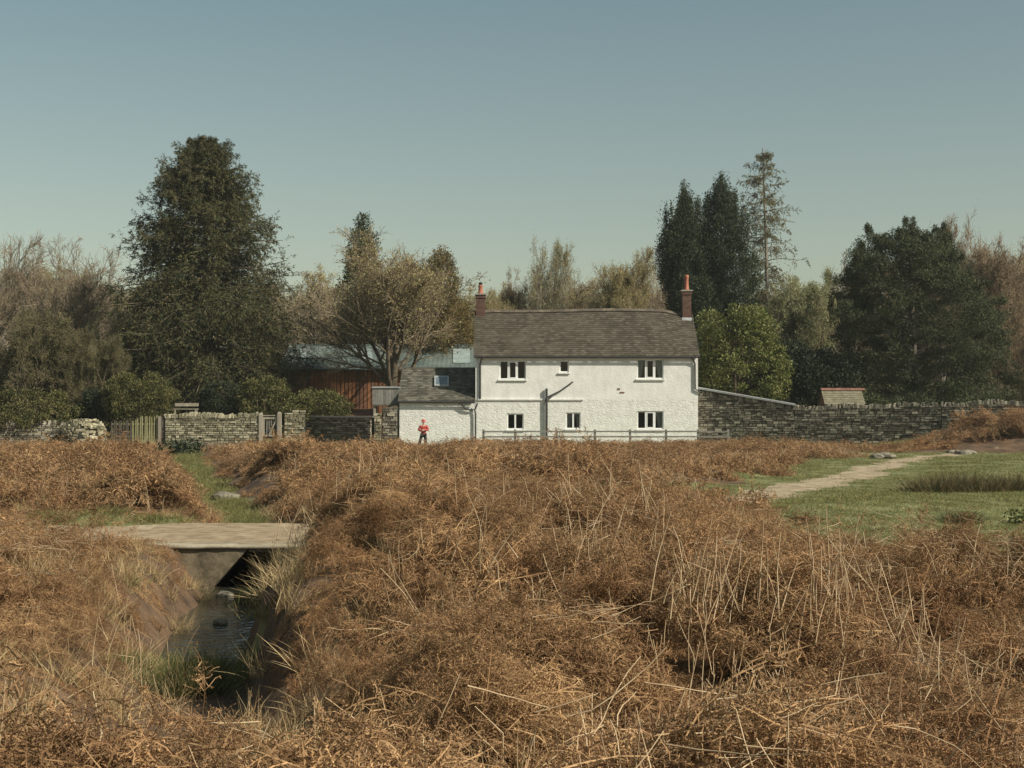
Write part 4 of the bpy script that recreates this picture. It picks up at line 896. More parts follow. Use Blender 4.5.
# ---- hut behind the right wall
KY = 86.5; kx0, kx1 = wx(824.5, KY), wx(865.5, KY); kze = wz(404.5, KY); kzr = wz(388.5, KY + 1.0)
hut = thing('stone_hut', 'tiny hut whose mossy pitched roof with red ridge tiles rises over the long dark wall', 'hut', ((kx0 + kx1) / 2, KY, .8))
w = MB().box(kx0 + .06, kx1 - .06, KY + .1, KY + 1.9, .5, kze - .02); 
w.build('wall', M_slate, hut)
for s_ in (0, 1):
    ya, yb = (KY - .05, KY + 1.0) if s_ == 0 else (KY + 2.05, KY + 1.0)
    roof_tiles('roof', M_tantile, hut, kx0, kx1, ya, kze, yb, kzr - .05, .2, .26, None, 50 + s_)
for xx in (kx0 + .08, kx1 - .08): MB().add([(xx, KY + .05, kze), (xx, KY + 1.95, kze), (xx, KY + 1.0, kzr - .1)], [[0, 1, 2, 2]]).build('gable', M_redtile, hut)
r_ = MB(); x = kx0
while x < kx1 - .05:
    for sgn in (-1, 1): r_.hexa([(x, KY + 1, kzr + .0), (x + .29, KY + 1, kzr + .0), (x + .29, KY + 1 + sgn * .16, kzr - .13), (x, KY + 1 + sgn * .16, kzr - .13)], [(x, KY + 1, kzr + .03), (x + .29, KY + 1, kzr + .03), (x + .29, KY + 1 + sgn * .18, kzr - .10), (x, KY + 1 + sgn * .18, kzr - .10)])
    x += .3
r_.build('ridge', M_redtile, hut); finish(hut)

# ---- culvert under the track
cv = thing('culvert', 'low concrete culvert bridge carrying the dirt track over the stream', 'bridge', (-5.3, 30, -.6))
yF = 27.45
lip = MB(); xs = np.linspace(-7.25, -3.45, 20); r2 = np.random.default_rng(8)
V = []
for i, xx in enumerate(xs):
    j_ = r2.uniform(-.03, .03); k_ = r2.uniform(-.012, .012)
    V += [(xx, yF - .045 + j_ * .5, .235 + k_), (xx, yF - .04 + j_ * .5, .305 + k_), (xx, yF + .30 + j_ * 3, .318 + k_), (xx, yF + .35, .235)]
Fq = []
for i in range(19):
    a_ = i * 4
    for k in range(4): Fq.append([a_ + k, a_ + (k + 1) % 4, a_ + 4 + (k + 1) % 4, a_ + 4 + k])
Fq += [[0, 3, 2, 1], [76, 77, 78, 79]]
mk('kerb_lip', V, Fq, M_cement, cv)
XS = np.linspace(-7.9, -3.0, 30); YS = np.linspace(yF + .12, 33.4, 30); DV = [(x, y, .30 + .05 * (float(fbm(x * 1.3, y * 1.3, 3)) - .5) - .25 * sm((y - 32.6) / .8)) for y in YS for x in XS]
mk('deck', DV, [[j * 30 + i, j * 30 + i + 1, (j + 1) * 30 + i + 1, (j + 1) * 30 + i] for j in range(29) for i in range(29)], M_deck, cv, smooth=True)
ox_, oxb, ozt_ = -5.45, -4.0, .06
hw = MB(); hw.hexa([(-6.95, yF, -1.1), (-6.3, yF, -1.1), (-6.3, yF + .35, -1.1), (-6.95, yF + .35, -1.1)], [(-6.95, yF, .232), (ox_ + .36, yF, .232), (ox_ + .36, yF + .35, .232), (-6.95, yF + .35, .232)]).box(oxb, -3.3, yF, yF + .35, -1.1, .232).box(ox_ + .381, oxb - .001, yF, yF + .35, .17, .232)  # sloped jamb builds a diagonal shadow edge into the shape of the opening
hw.build('headwall', M_headwall, cv)
cn = MB(); cn.box(ox_ - 1.1, ox_ - .86, yF + .351, 33.2, -1.1, .20).box(oxb + .003, oxb + .12, yF + .351, 33.2, -1.1, .20).box(ox_ - 1.1, oxb + .12, yF + .351, 33.2, .202, .232)
cn.box(ox_ - .859, oxb + .002, 32.0, 32.2, -1.1, .20)  # added end wall, closes the far end so the mouth looks dark
cn.build('channel', M_headwall, cv)
wg = MB(); wg.hexa([(-4.2, yF - .003, -1.1), (-4.0, yF - .003, -1.1), (-3.4, yF - 1.2, -1.1), (-3.6, yF - 1.25, -1.1)], [(-4.2, yF - .003, .15), (-4.0, yF - .003, .15), (-3.4, yF - 1.2, -.1), (-3.6, yF - 1.25, -.1)]); wg.build('shade_wing', M_headwall, cv)  # wing added as a caster, to throw shade across the headwall
finish(cv)

# ---- timber: post and rail fence, small gate, picket fence
FY = 83.6; fn = thing('rail_fence', 'low grey two rail timber fence in front of the white cottage', 'fence', (wx(590, FY), FY, .6))
pp = (483.5, 515, 556.5, 594.8, 630, 666, 698, 728); zr1 = wz(431.6, FY); zr2 = wz(436.8, FY)
for p_ in pp:
    x = wx(p_, FY); MB().hexa([(x - .07, FY - .06, .3), (x + .07, FY - .06, .3), (x + .07, FY + .06, .3), (x - .07, FY + .06, .3)], [(x - .065, FY - .06, zr1 + .14), (x + .065, FY - .06, zr1 + .11), (x + .065, FY + .06, zr1 + .12), (x - .065, FY + .06, zr1 + .15)]).build('post', M_greyboard, fn)
for i in range(len(pp) - 1):
    for zz in (zr1, zr2): MB().box(wx(pp[i], FY) + .01, wx(pp[i + 1], FY) - .01, FY - .10, FY - .062, zz - .045 + .01 * (i % 2), zz + .045 + .01 * (i % 2)).build('rail', M_greyboard, fn)
finish(fn)
GY_ = 83.8; gt = thing('field_gate', 'small pale wooden gate with a diagonal brace beside the pale stone wall', 'gate', (wx(272, GY_), GY_, .6))
gx0, gx1 = wx(263, GY_), wx(277.5, GY_); gz0, gz1 = wz(436.5, GY_), wz(417, GY_)
MB().box(gx0, gx0 + .09, GY_, GY_ + .06, gz0, gz1).box(gx1 - .09, gx1, GY_, GY_ + .06, gz0, gz1).box(gx0 + .09, gx1 - .09, GY_ + .003, GY_ + .05, gz0, gz0 + .1).box(gx0 + .09, gx1 - .09, GY_ + .003, GY_ + .05, gz1 - .12, gz1 - .02).build('frame', M_wood, gt)
MB().bar((gx0 + .35, GY_ - .01, gz0 + .05), (gx1 - .06, GY_ - .01, gz1 - .15), .075, .03).build('brace', M_wood, gt)
for i in range(1, 5): xx = gx0 + .09 + (gx1 - gx0 - .18) * i / 5; MB().box(xx - .03, xx + .03, GY_ + .052, GY_ + .075, gz0 + .02, gz1 - .03).build('slat', M_greyboard, gt)
for px_, zt_ in ((279.5, 413.2), (261, 414.5)): x = wx(px_, GY_); MB().box(x - .11, x + .11, GY_ - .1, GY_ + .12, .3, wz(zt_, GY_)).hexa([(x - .11, GY_ - .1, wz(zt_, GY_)), (x + .11, GY_ - .1, wz(zt_, GY_)), (x + .11, GY_ + .12, wz(zt_, GY_)), (x - .11, GY_ + .12, wz(zt_, GY_))], [(x - .03, GY_ - .02, wz(zt_, GY_) + .08), (x + .03, GY_ - .02, wz(zt_, GY_) + .08), (x + .03, GY_ + .04, wz(zt_, GY_) + .08), (x - .03, GY_ + .04, wz(zt_, GY_) + .08)]).build('post', M_wood, gt)
MB().box(wx(261, GY_), wx(279, GY_), GY_ + .02, GY_ + .10, wz(415.5, GY_) - .03, wz(415.5, GY_) + .03).build('top_rail', M_wood, gt)
finish(gt)
PY_ = 84.0; pk = thing('picket_fence', 'mossy upright picket fence with a dark gatepost, left of the pale stone wall', 'fence', (wx(140, PY_), PY_, .6)); r2 = np.random.default_rng(51)
p_ = 112.0
while p_ < 159:
    x = wx(p_, PY_); zt_ = wz((421 - 4.5 * sm((p_ - 128) / 20)) + r2.uniform(-1, 1), PY_); ln = r2.normal(0, .02); MB().hexa([(x - .05, PY_, .35), (x + .05, PY_, .35), (x + .05, PY_ + .03, .35), (x - .05, PY_ + .03, .35)], [(x - .03 + ln, PY_, zt_), (x + .03 + ln, PY_, zt_ + .04), (x + .03 + ln, PY_ + .03, zt_ + .04), (x - .03 + ln, PY_ + .03, zt_)]).build('picket', M_woodgr if p_ > 132 else M_wooddk, pk); p_ += 2.35
for zz in (wz(437, PY_), wz(424, PY_)): MB().box(wx(111, PY_), wx(160, PY_), PY_ + .032, PY_ + .09, zz - .04, zz + .04).build('rail', M_woodgr, pk)
for p_, m_, zt_ in ((160.3, M_wood, 416.5), (163.6, M_wooddk, 415)): x = wx(p_, PY_); MB().box(x - .10, x + .10, PY_ - .12, PY_ + .12, .3, wz(zt_, PY_)).build('gatepost', m_, pk)
finish(pk)
bn = thing('bench', 'pale wooden bench on the rise behind the pale stone wall', 'bench', (wx(186, 90), 90, 2.3))
MB().box(-.75, .75, -.2, .2, .42, .47).build('seat', M_wood, bn); MB().box(-.75, .75, .2, .24, .62, .82).build('backrest', M_wood, bn)
for sx in (-.65, .65):
    for sy in (-.16, .2): MB().box(sx - .04, sx + .04, sy - .03, sy + .03, -.8, .415).build('leg', M_wood, bn)

# ---- person in red
def skin_obj(name, pts, edges, rad, m, parent, sub=2):
    me = bpy.data.meshes.new(name); me.from_pydata(pts, edges, []); me.materials.append(m); o = bpy.data.objects.new(name, me); C.objects.link(o); o.parent = parent
    sk = o.modifiers.new('skin', 'SKIN'); sk.use_smooth_shade = True
    for i, r_ in enumerate(rad):
        v = me.skin_vertices[0].data[i]; v.radius = r_ if isinstance(r_, tuple) else (r_, r_); v.use_root = (i == 0)
    sb = o.modifiers.new('sub', 'SUBSURF'); sb.levels = sub; sb.render_levels = sub; return o
PYY = 80.0; pz = gz(wx(423, PYY), PYY)
ps = bpy.data.objects.new('person', None)
bpy.data.objects.remove(ps)
def person(x, y, z):
    P = [(0, 0, .92), (0, 0, 1.08), (0, .01, 1.25), (0, .02, 1.42), (0, .0, 1.50), (0, -.02, 1.60), (0, -.03, 1.70),          # 0-6 spine, neck, head
         (-.19, .01, 1.40), (-.29, -.02, 1.17), (-.06, -.24, 1.13), (.07, -.25, 1.15),                                          # 7-10 right arm folded
         (.19, .01, 1.40), (.29, -.02, 1.17), (.06, -.22, 1.19), (-.08, -.22, 1.21),                                            # 11-14
         (-.10, 0, .88), (-.21, -.10, .47), (-.30, -.06, .08), (-.36, -.20, .04),                                               # 15-18 leg stuck out to the left
         (.10, 0, .88), (.13, -.04, .47), (.13, .0, .08), (.15, -.16, .04)]
    E = [(0, 1), (1, 2), (2, 3), (3, 4), (4, 5), (5, 6), (3, 7), (7, 8), (8, 9), (9, 10), (3, 11), (11, 12), (12, 13), (13, 14), (0, 15), (15, 16), (16, 17), (17, 18), (0, 19), (19, 20), (20, 21), (21, 22)]
    Rr = [(.15, .10), (.13, .09), (.15, .10), (.13, .08), .055, (.075, .09), (.07, .085), .06, .045, .035, .028, .06, .045, .035, .028, .085, .058, .04, .03, .085, .058, .04, .03]
    root = skin_obj('person', P, E, Rr, M_skin, None); root.location = (x, y, z); root.scale = (.93, .93, .93)
    tag(root, 'person in a red jacket and red hat with black trousers standing with folded arms', 'person')
    grow = lambda r_, k: tuple(v + k for v in r_) if isinstance(r_, tuple) else r_ + k
    ids = [1, 0, 2, 3, 7, 8, 9, 11, 12, 13]; mp_ = {v: i for i, v in enumerate(ids)}
    skin_obj('jacket', [P[i] for i in ids], [(mp_[a_], mp_[b_]) for a_, b_ in E if a_ in mp_ and b_ in mp_], [grow(Rr[i], .028) for i in ids], M_red, root)
    ids = [0, 15, 16, 17, 19, 20, 21]; mp_ = {v: i for i, v in enumerate(ids)}
    skin_obj('trousers', [P[i] for i in ids], [(mp_[a_], mp_[b_]) for a_, b_ in E if a_ in mp_ and b_ in mp_], [grow(Rr[i], .030) for i in ids], M_black, root)
    skin_obj('jacket_hem', [(0, 0, .90), (0, 0, 1.0)], [(0, 1)], [(.17, .12), (.16, .12)], M_redd, root)
    MB().lathe((0, -.02, 1.70), [(.155, -.01), (.15, .015), (.115, .02), (.11, .07), (.08, .12), (.01, .135)], 14).build('hat', M_red, root, True)
    MB().lathe((0, -.115, 1.645), [(.001, .02), (.014, .0), (.018, -.02), (.001, -.03)], 8).build('nose', M_skin, root, True)
    for s_ in (-1, 1):
        MB().lathe((s_ * .03, -.112, 1.665), [(.001, .008), (.009, 0), (.001, -.008)], 8).build('eye', M_black, root, True)
        MB().lathe((s_ * .085, -.02, 1.64), [(.001, .03), (.014, .015), (.014, -.015), (.001, -.03)], 8).build('ear', M_skin, root, True)
    for f in ((-.36, -.20), (.15, -.16)):
        skin_obj('boot', [(f[0] * .8 + (.0 if f[0] > 0 else .0), f[1] + .18, .10), (f[0] * .92, f[1] + .13, .05), (f[0], f[1], .045), (f[0] * 1.02, f[1] - .06, .04)], [(0, 1), (1, 2), (2, 3)], [.055, .055, .05, .04], M_boot, root)
person(wx(423.5, PYY), PYY, wz(449.5, PYY))

# ---- stones
def rock(x, y, s, label, zoff=0, seed=0, group=None):
    r2 = random.Random(seed); bm = bmesh.new(); bmesh.ops.create_icosphere(bm, subdivisions=2, radius=1)
    for v in bm.verts:
        k = 1 + r2.uniform(-.16, .16); v.co = Vector((v.co.x * s * 1.3 * k, v.co.y * s * k, v.co.z * s * .65 * k))
    me = bpy.data.meshes.new('rock'); bm.to_mesh(me); bm.free(); me.materials.append(M_rock); o = bpy.data.objects.new('rock', me); C.objects.link(o)
    o.location = (x, y, gz(x, y) + zoff); tag(o, label, 'stone', group)
rock(wx(225, 26.6), 26.6, .13, 'pale round stone in the stream at the mouth of the culvert', .18, 1)
rock(wx(221, 23.2), 23.2, .10, 'small flat stone breaking the stream water nearer the camera', .2, 2)
rock(wx(219, 45), 46, .35, 'pale flat boulder in the green ditch beyond the culvert', .05, 3)
for i, (px_, Yr, s_) in enumerate(((958, 73.5, .22), (964, 73, .30), (970, 73.4, .25), (951, 74, .2))): rock(wx(px_, Yr), Yr, s_, 'grey stone in the small heap where the gravel track ends', .05, 10 + i, 'stones at the end of the track')
for i, (px_, Yr, s_) in enumerate(((877, 68, .25), (884, 68.4, .3), (890, 68, .2))): rock(wx(px_, Yr), Yr, s_, 'pale stone half hidden in bracken just above the gravel track', .1, 20 + i, 'stones above the track')

# ---- rush tufts and small plants
def tuft(px_, Y, n, h_, rad, m, label, w=.012, cat='rush tuft', name='rush_tuft', seed=0, lean=.35, zoff=0, ry=None, group=None):
    rng_ = np.random.default_rng(seed + 300); P0 = np.stack([rng_.normal(0, rad, n), rng_.normal(0, ry or rad, n), np.full(n, -.03)], 1)
    D = np.stack([rng_.normal(0, lean, n), rng_.normal(0, lean, n), np.ones(n)], 1) + P0 * [.5 / max(rad, .3), .5 / max(rad, .3), 0]
    P = walk(rng_, P0, D, h_ * rng_.uniform(.5, 1.15, n), 5, .05, (0, 0, -.05)); x_ = wx(px_, Y)
    P[:, :, 2] += (ground_z(P[:, 0, 0] + x_, P[:, 0, 1] + Y) - gz(x_, Y))[:, None]
    o = mk(name, *ribbons(rng_, P, np.broadcast_to(np.array([w, w, w, w * .7, w * .4, w * .1]), (n, 6))), m); o.location = (x_, Y, gz(x_, Y) + zoff); return tag(o, label, cat, group)
tuft(188, 16.4, 900, .62, .22, M_rush, 'dark green rush tuft in the ditch, nearest the camera', .006, seed=1, lean=.45, zoff=.0)
tuft(935, 43.0, 1000, .62, .42, M_rushdry, 'brown green rush tuft on the right turf, left one of the long row', .016, seed=2, ry=.4)
tuft(962, 43.6, 1000, .70, .45, M_rushdry, 'brown green rush tuft on the right turf, middle of the long row', .016, seed=3, ry=.4)
tuft(988, 42.8, 900, .50, .4, M_rushdry, 'lower rush tuft on the right turf, right of the middle of the row', .016, seed=4, ry=.4)
tuft(1018, 43.2, 1000, .62, .42, M_rushdry, 'rush tuft on the right turf cut by the right edge of the photo', .016, seed=5, ry=.4)
tuft(960, 32.5, 600, .32, .20, M_rush, 'small dark rush tuft on the turf below the long row of rushes', .012, seed=6)
tuft(1000, 78, 700, .6, .45, M_rushdry, 'rush tuft by the wall beyond the end of the gravel track', .02, seed=7)
def leafy(px_, Y, n, s_, hgt, rad, m, label, seed, zoff=0, cat='plant', name='nettle_plant'):
    rng_ = np.random.default_rng(seed); p = rng_.normal(size=(n, 3)) * [rad * .8, rad * .8, hgt * .35] + [0, 0, hgt * .5]; st_ = walk(rng_, np.zeros((12, 3)), rng_.normal(size=(12, 3)) * [.5, .5, .1] + [0, 0, 1], np.full(12, hgt), 3, .1)
    x_ = wx(px_, Y); o = mk(name, *cat_geo([leafq(rng_, p, s_, .6), tubes(st_, np.full((12, 4), .006), 3)]), m); o.location = (x_, Y, gz(x_, Y) + zoff); return tag(o, label, cat)
leafy(611, 38, 260, .11, .35, .22, M_hedge, 'small green leafy plant alone in the brown bracken before the cottage', 1, .35)
leafy(1021, 32.5, 220, .09, .28, .2, M_laurel, 'bright leafy plant on the turf at the right edge', 2, 0)
leafy(183, 73, 500, .2, .6, .7, M_darkhedge, 'dark green shrubby plant in the ditch below the pale stone wall', 3, .1)
leafy(75, 62, 200, .12, .4, .4, M_hedge, 'green leafy plant in the bracken below the rubble stump', 4, .3)
# ================================================================== TREES
def fitbox(VL, Y, pxl, pxr, pytop, zb, depth=None):
    """scale the tree (origin at its foot) to its size: height and left/right reach"""
    allv = np.concatenate(VL); xmin, xmax = np.percentile(allv[:, 0], .3), np.percentile(allv[:, 0], 99.7); zmax = np.percentile(allv[:, 2], 99.95)
    H_ = wz(pytop, Y) - zb; W_ = (pxr - pxl) / F_PX * Y; sx = W_ / (xmax - xmin); sz = H_ / zmax
    cx = wx((pxl + pxr) / 2, Y) - (xmin + xmax) / 2 * sx
    return cx, np.array([sx, sx if depth is None else depth, sz])
def plant_tree(name, label, cat, Y, pxl, pxr, pytop, trunkG, crownG, mt, mc, zb=None, group=None, cx=None, crown_name='crown'):
    zb = .6 if zb is None else zb
    c_, S = fitbox([trunkG[0], crownG[0]], Y, pxl, pxr, pytop, zb); root = thing(name, label, cat, (c_, Y, zb), group)
    mk('trunk', trunkG[0] * S, trunkG[1], mt, root); mk(crown_name, crownG[0] * S, crownG[1], mc, root); return root

def broadleaf(seed, H=10, limbs=9, k2=8, k3=8, k4=5, spread=.75, buds=1, budsize=.06, multi=1, tw=.012, upright=.05, fork=.18, buddy=1.0, droop=0.0):
    rng = np.random.default_rng(seed)
    if multi == 1: P0 = np.zeros((1, 3)); D = np.array([[0, 0, 1.]])
    else: P0 = np.concatenate([rng.normal(0, .25, (multi, 2)), np.zeros((multi, 1))], 1); D = np.concatenate([rng.normal(0, .28, (multi, 2)), np.ones((multi, 1))], 1)
    T = walk(rng, P0, D, np.full(len(P0), H * .72) * rng.uniform(.75, 1, len(P0)), 8, .05, (0, 0, .05)); R = np.broadcast_to(np.linspace(.021 * H / math.sqrt(multi), .006 * H, 9), (len(P0), 9))
    L1, R1, l1 = spawn(rng, T, R, max(2, int(limbs / math.sqrt(multi))), fork, .98, spread, lambda t, i: H * (.62 - .36 * t), 7, .10, (0, 0, upright), .62, .3)
    L2, R2, l2 = spawn(rng, L1, R1, k2, .22, 1, .65, lambda t, i: l1[i] * .50 * (1.15 - .6 * t), 5, .13, (0, 0, upright * .7 - droop * .3), .6, .35)
    L3, R3, l3 = spawn(rng, L2, R2, k3, .15, 1, .65, lambda t, i: l2[i] * .55 * (1.1 - .5 * t), 4, .15, (0, 0, upright * .5 - droop), .6, .4)
    R3 = np.maximum(R3, tw * .6)
    L4, R4, l4 = spawn(rng, L3, R3, k4, .15, 1, .6, lambda t, i: np.maximum(l3[i] * .6, .25), 2, .18, (0, 0, .03 - droop * 1.3), .6, .5)
    R4 = np.clip(R4, tw * .45, tw)
    trunk = cat_geo([tubes(T, R, 8), tubes(L1, R1, 5), tubes(L2, np.maximum(R2, tw), 4)])
    g = [tubes(L3, R3, 3), tubes(L4, R4, 3)]
    bd = None
    if buds:
        pts = L4.reshape(-1, 3); pts = pts[rng.random(len(pts)) < buddy]; pts = np.repeat(pts, buds, 0) + rng.normal(0, .10 * H / 10, (len(pts) * buds, 3)); bd = leafq(rng, pts, budsize, .6)
    return trunk, cat_geo(g), bd
def bare_tree(name, label, Y, pxl, pxr, pytop, args, mt, mtw, mbud=None, zb=.6, group=None, cat='tree'):
    trunk, tw_, bd = broadleaf(**args); c_, S = fitbox([trunk[0], tw_[0]], Y, pxl, pxr, pytop, zb); root = thing(name, label, cat, (c_, Y, zb), group)
    mk('trunk', trunk[0] * S, trunk[1], mt, root); mk('crown', tw_[0] * S, tw_[1], mtw, root)
    if bd is not None: mk('foliage', bd[0] * S, bd[1], mbud, root)
    return root

def conifer(seed, H, prof, tr_=.017, whorl=0, nb=260, ns=16, nl=9, leaf=.34, asp=.32, droop=-.10, tipup=.05, ang0=1.75, ang1=.7, shed=0.03, hang=0.5, irregular=.3):
    """prof: list (height share, radius in metres)"""
    rng = np.random.default_rng(seed); hs_, rs = zip(*prof)
    T = walk(rng, np.zeros((1, 3)), np.array([[0, 0, 1.]]), np.array([H]), 14, .006); R = np.linspace(tr_ * H, .002 * H, 15)[None]
    t = np.sort(rng.uniform(shed, .985, nb)); t = np.clip(np.round(t * whorl) / whorl + rng.normal(0, .0035, nb), shed, .99) if whorl else t; f = t * 14; i = np.minimum(f.astype(int), 13); u = (f - i)[:, None]; p = T[0, i] * (1 - u) + T[0, i + 1] * u
    th = rng.uniform(0, 2 * pi, nb); Ln = np.interp(t, hs_, rs) * (1 + rng.uniform(-irregular, irregular * .7, nb)); an = np.interp(t, [0, 1], [ang0, ang1])
    D = np.stack([np.cos(th) * np.sin(an), np.sin(th) * np.sin(an), np.cos(an)], 1)
    B = np.zeros((nb, 8, 3)); B[:, 0] = p; d = D.copy()
    for j in range(7):
        d = norm(d + [0, 0, droop if j < 4 else tipup] + rng.normal(0, .05, (nb, 3))); B[:, j + 1] = B[:, j] + d * (Ln / 7)[:, None]
    RB = np.linspace(1, .25, 8)[None] * np.clip(Ln * .011, .012, .07)[:, None]
    S_, RS, ls = spawn(rng, B, RB, ns, .12, 1, .95, lambda tt, ii: np.clip(Ln[ii] * .38 * (1.15 - .75 * tt), .25, 2.2), 3, .10, (0, 0, -.10 * hang), .4, .4)
    pts, w_, _ = spawn(rng, S_, np.maximum(RS, .006), nl, .05, 1, .7, lambda tt, ii: np.full(len(tt), leaf), 1, .2, (0, 0, -.35 * hang), 1, 1)
    sz = leaf * rng.uniform(.6, 1.3, len(pts)) * np.clip(np.interp(pts[:, 0, 2] / H, [0, .85, 1], [1, .9, .6]), .4, 1)
    lf = leafq(rng, pts[:, 0], sz, asp, norm(pts[:, 1] - pts[:, 0]), .2)
    return cat_geo([tubes(T, R, 8), tubes(B, RB, 4)]), lf

def clumptree(seed, env, ncl, per, leaf, clr, asp=.5, flat=.7, up=.35, inner=.45, trunks=1, tr=.25, rough=.22, elong=None, spires=None, jitter=.8, reach=.72):
    """env: (z, left reach, right reach) in metres. Crown = many ragged leaf clumps, each at the end of its own limb"""
    rng = np.random.default_rng(seed); zz, lf_, rt_ = (np.array(v, float) for v in zip(*env))
    wgt = (lf_ + rt_) / 2; zs = np.interp(np.linspace(0, 1, ncl), np.concatenate([[0], np.cumsum((wgt[1:] + wgt[:-1]) / 2 * np.diff(zz)) / np.sum((wgt[1:] + wgt[:-1]) / 2 * np.diff(zz))]), zz)
    th = rng.uniform(0, 2 * pi, ncl); L_, R_ = np.interp(zs, zz, lf_), np.interp(zs, zz, rt_); cs = np.cos(th); rx = np.where(cs > 0, R_, L_); ry = (L_ + R_) / 2
    u = np.sqrt(rng.uniform(inner ** 2, 1, ncl)) * (1 - rough + 2 * rough * fbm(th * 1.1 + 3, zs * .5 + seed, 2)); u = np.minimum(u, 1.1)
    Cc = np.stack([rx * cs * u, ry * np.sin(th) * u, zs], 1) ; cr = clr * rng.uniform(.6, 1.35, ncl)
    nbase = ncl
    if spires:                                           # upright leading shoots
        ex = np.array([(sx + rng.normal(0, .06) + k_ * rng.normal(0, .08), rng.normal(0, .6), sz - .18 - .36 * k_) for sx, sz in spires for k_ in range(7)])
        ec = np.array([.22 + .08 * k_ for _ in spires for k_ in range(7)]); Cc = np.concatenate([Cc, ex]); cr = np.concatenate([cr, ec]); zs = Cc[:, 2]; ncl = len(Cc)
    out = norm(Cc - np.array([0, 0, 1]) * (zs * .75)[:, None]); n = ncl * per; ci = np.repeat(np.arange(ncl), per)
    q_ = norm(rng.normal(size=(n, 3))) * (rng.random(n) ** .5)[:, None]; q_[:, 2] *= flat; q_[ci >= nbase] *= [.75, .75, 3.2]
    if elong is not None: q_ = q_ * np.array(elong)
    pts = Cc[ci] + q_ * cr[ci][:, None]
    lfv = leafq(rng, pts, leaf, asp, norm(q_ + out[ci] * .5 + [0, 0, up]), jitter)
    H_ = zz[-1]; base = np.stack([rng.normal(0, .2, trunks) * (trunks > 1), rng.normal(0, .2, trunks) * (trunks > 1), np.zeros(trunks)], 1)
    T = walk(rng, base, np.concatenate([rng.normal(0, .12, (trunks, 2)) * (trunks > 1), np.ones((trunks, 1))], 1), np.full(trunks, H_ * .9), 8, .02); R = np.broadcast_to(np.linspace(tr, tr * .15, 9), (trunks, 9))
    ti = rng.integers(0, trunks, ncl); hb = np.clip(zs - np.hypot(Cc[:, 0], Cc[:, 1]) * .45, H_ * .04, H_ * .88); k = np.clip(hb / (H_ * .9) * 8, 0, 7.99); ki = k.astype(int); ku = (k - ki)[:, None]
    st_ = T[ti, ki] * (1 - ku) + T[ti, ki + 1] * ku; mid = (st_ + Cc) / 2 + [0, 0, -.05] * np.linalg.norm(Cc - st_, axis=1)[:, None]
    tip = Cc * reach + st_ * (1 - reach); mid = (st_ + tip) / 2 - [0, 0, .1]; LB = np.stack([st_, mid, tip], 1)[::3]; RB = np.stack([np.full(ncl, tr * .16), np.full(ncl, tr * .08), np.full(ncl, tr * .03)], 1)[::3]
    return cat_geo([tubes(T, R, 8), tubes(LB, RB, 4)]), lfv
def env_px(Y, pxc, rows, zb):
    """rows: (py, px left, px right) read off the silhouette"""
    return sorted([(wz(py, Y) - zb, max(.05, (pxc - l) / F_PX * Y), max(.05, (r_ - pxc) / F_PX * Y)) for py, l, r_ in rows])
def clump_plant(name, label, cat, Y, pxc, rows, mt, mc, zb=.6, group=None, crown='crown', stem='trunk', **kw):
    t_, c_ = clumptree(env=env_px(Y, pxc, rows, zb), **kw); root = thing(name, label, cat, (wx(pxc, Y), Y, zb), group); mk(stem, *t_, mt, root); mk(crown, *c_, mc, root); return root

# ---- the big fir on the left
Yf = 99.0; zb = .7; Hf = wz(135, Yf) - zb; m2 = Yf / F_PX
def fp(py, hw): return ((wz(py, Yf) - zb) / Hf, hw * m2)
prof = sorted([fp(138, 5), fp(148, 20), fp(163, 33), fp(185, 46), fp(210, 57), fp(240, 69), fp(280, 84), fp(320, 98), fp(360, 110), fp(395, 108), fp(425, 60)])
t_, c_ = conifer(1, Hf, prof, whorl=31, nb=640, ns=24, nl=22, leaf=.25, asp=.22, ang0=1.74, ang1=1.0, irregular=.30, hang=1.1)
root = thing('fir_tree', 'huge dark brown green fir tree towering at the left of the cottage', 'fir tree', (wx(207, Yf), Yf, zb)); mk('trunk', *t_, M_bark, root); mk('crown', *c_, M_fir, root)
# ---- larch
Yl = 122.0; m2 = Yl / F_PX; zb = .7; Hl = wz(147, Yl) - zb
def fp(py, hw): return ((wz(py, Yl) - zb) / Hl, hw * m2)
t_, c_ = conifer(2, Hl, sorted([fp(147, 3), fp(165, 16), fp(190, 26), fp(215, 30), fp(240, 36), fp(262, 34), fp(280, 22), fp(400, 5)]), tr_=.011, nb=150, ns=15, nl=22, leaf=.15, asp=.30, ang0=1.75, ang1=1.1, shed=.44, droop=-.12, tipup=.10, hang=1.8, irregular=.45)
root = thing('larch_tree', 'tall thin half bare larch with drooping branches, highest tree on the right', 'larch', (wx(770, Yl), Yl, zb)); mk('trunk', *t_, M_barkgrey, root); mk('crown', *c_, M_larch, root)
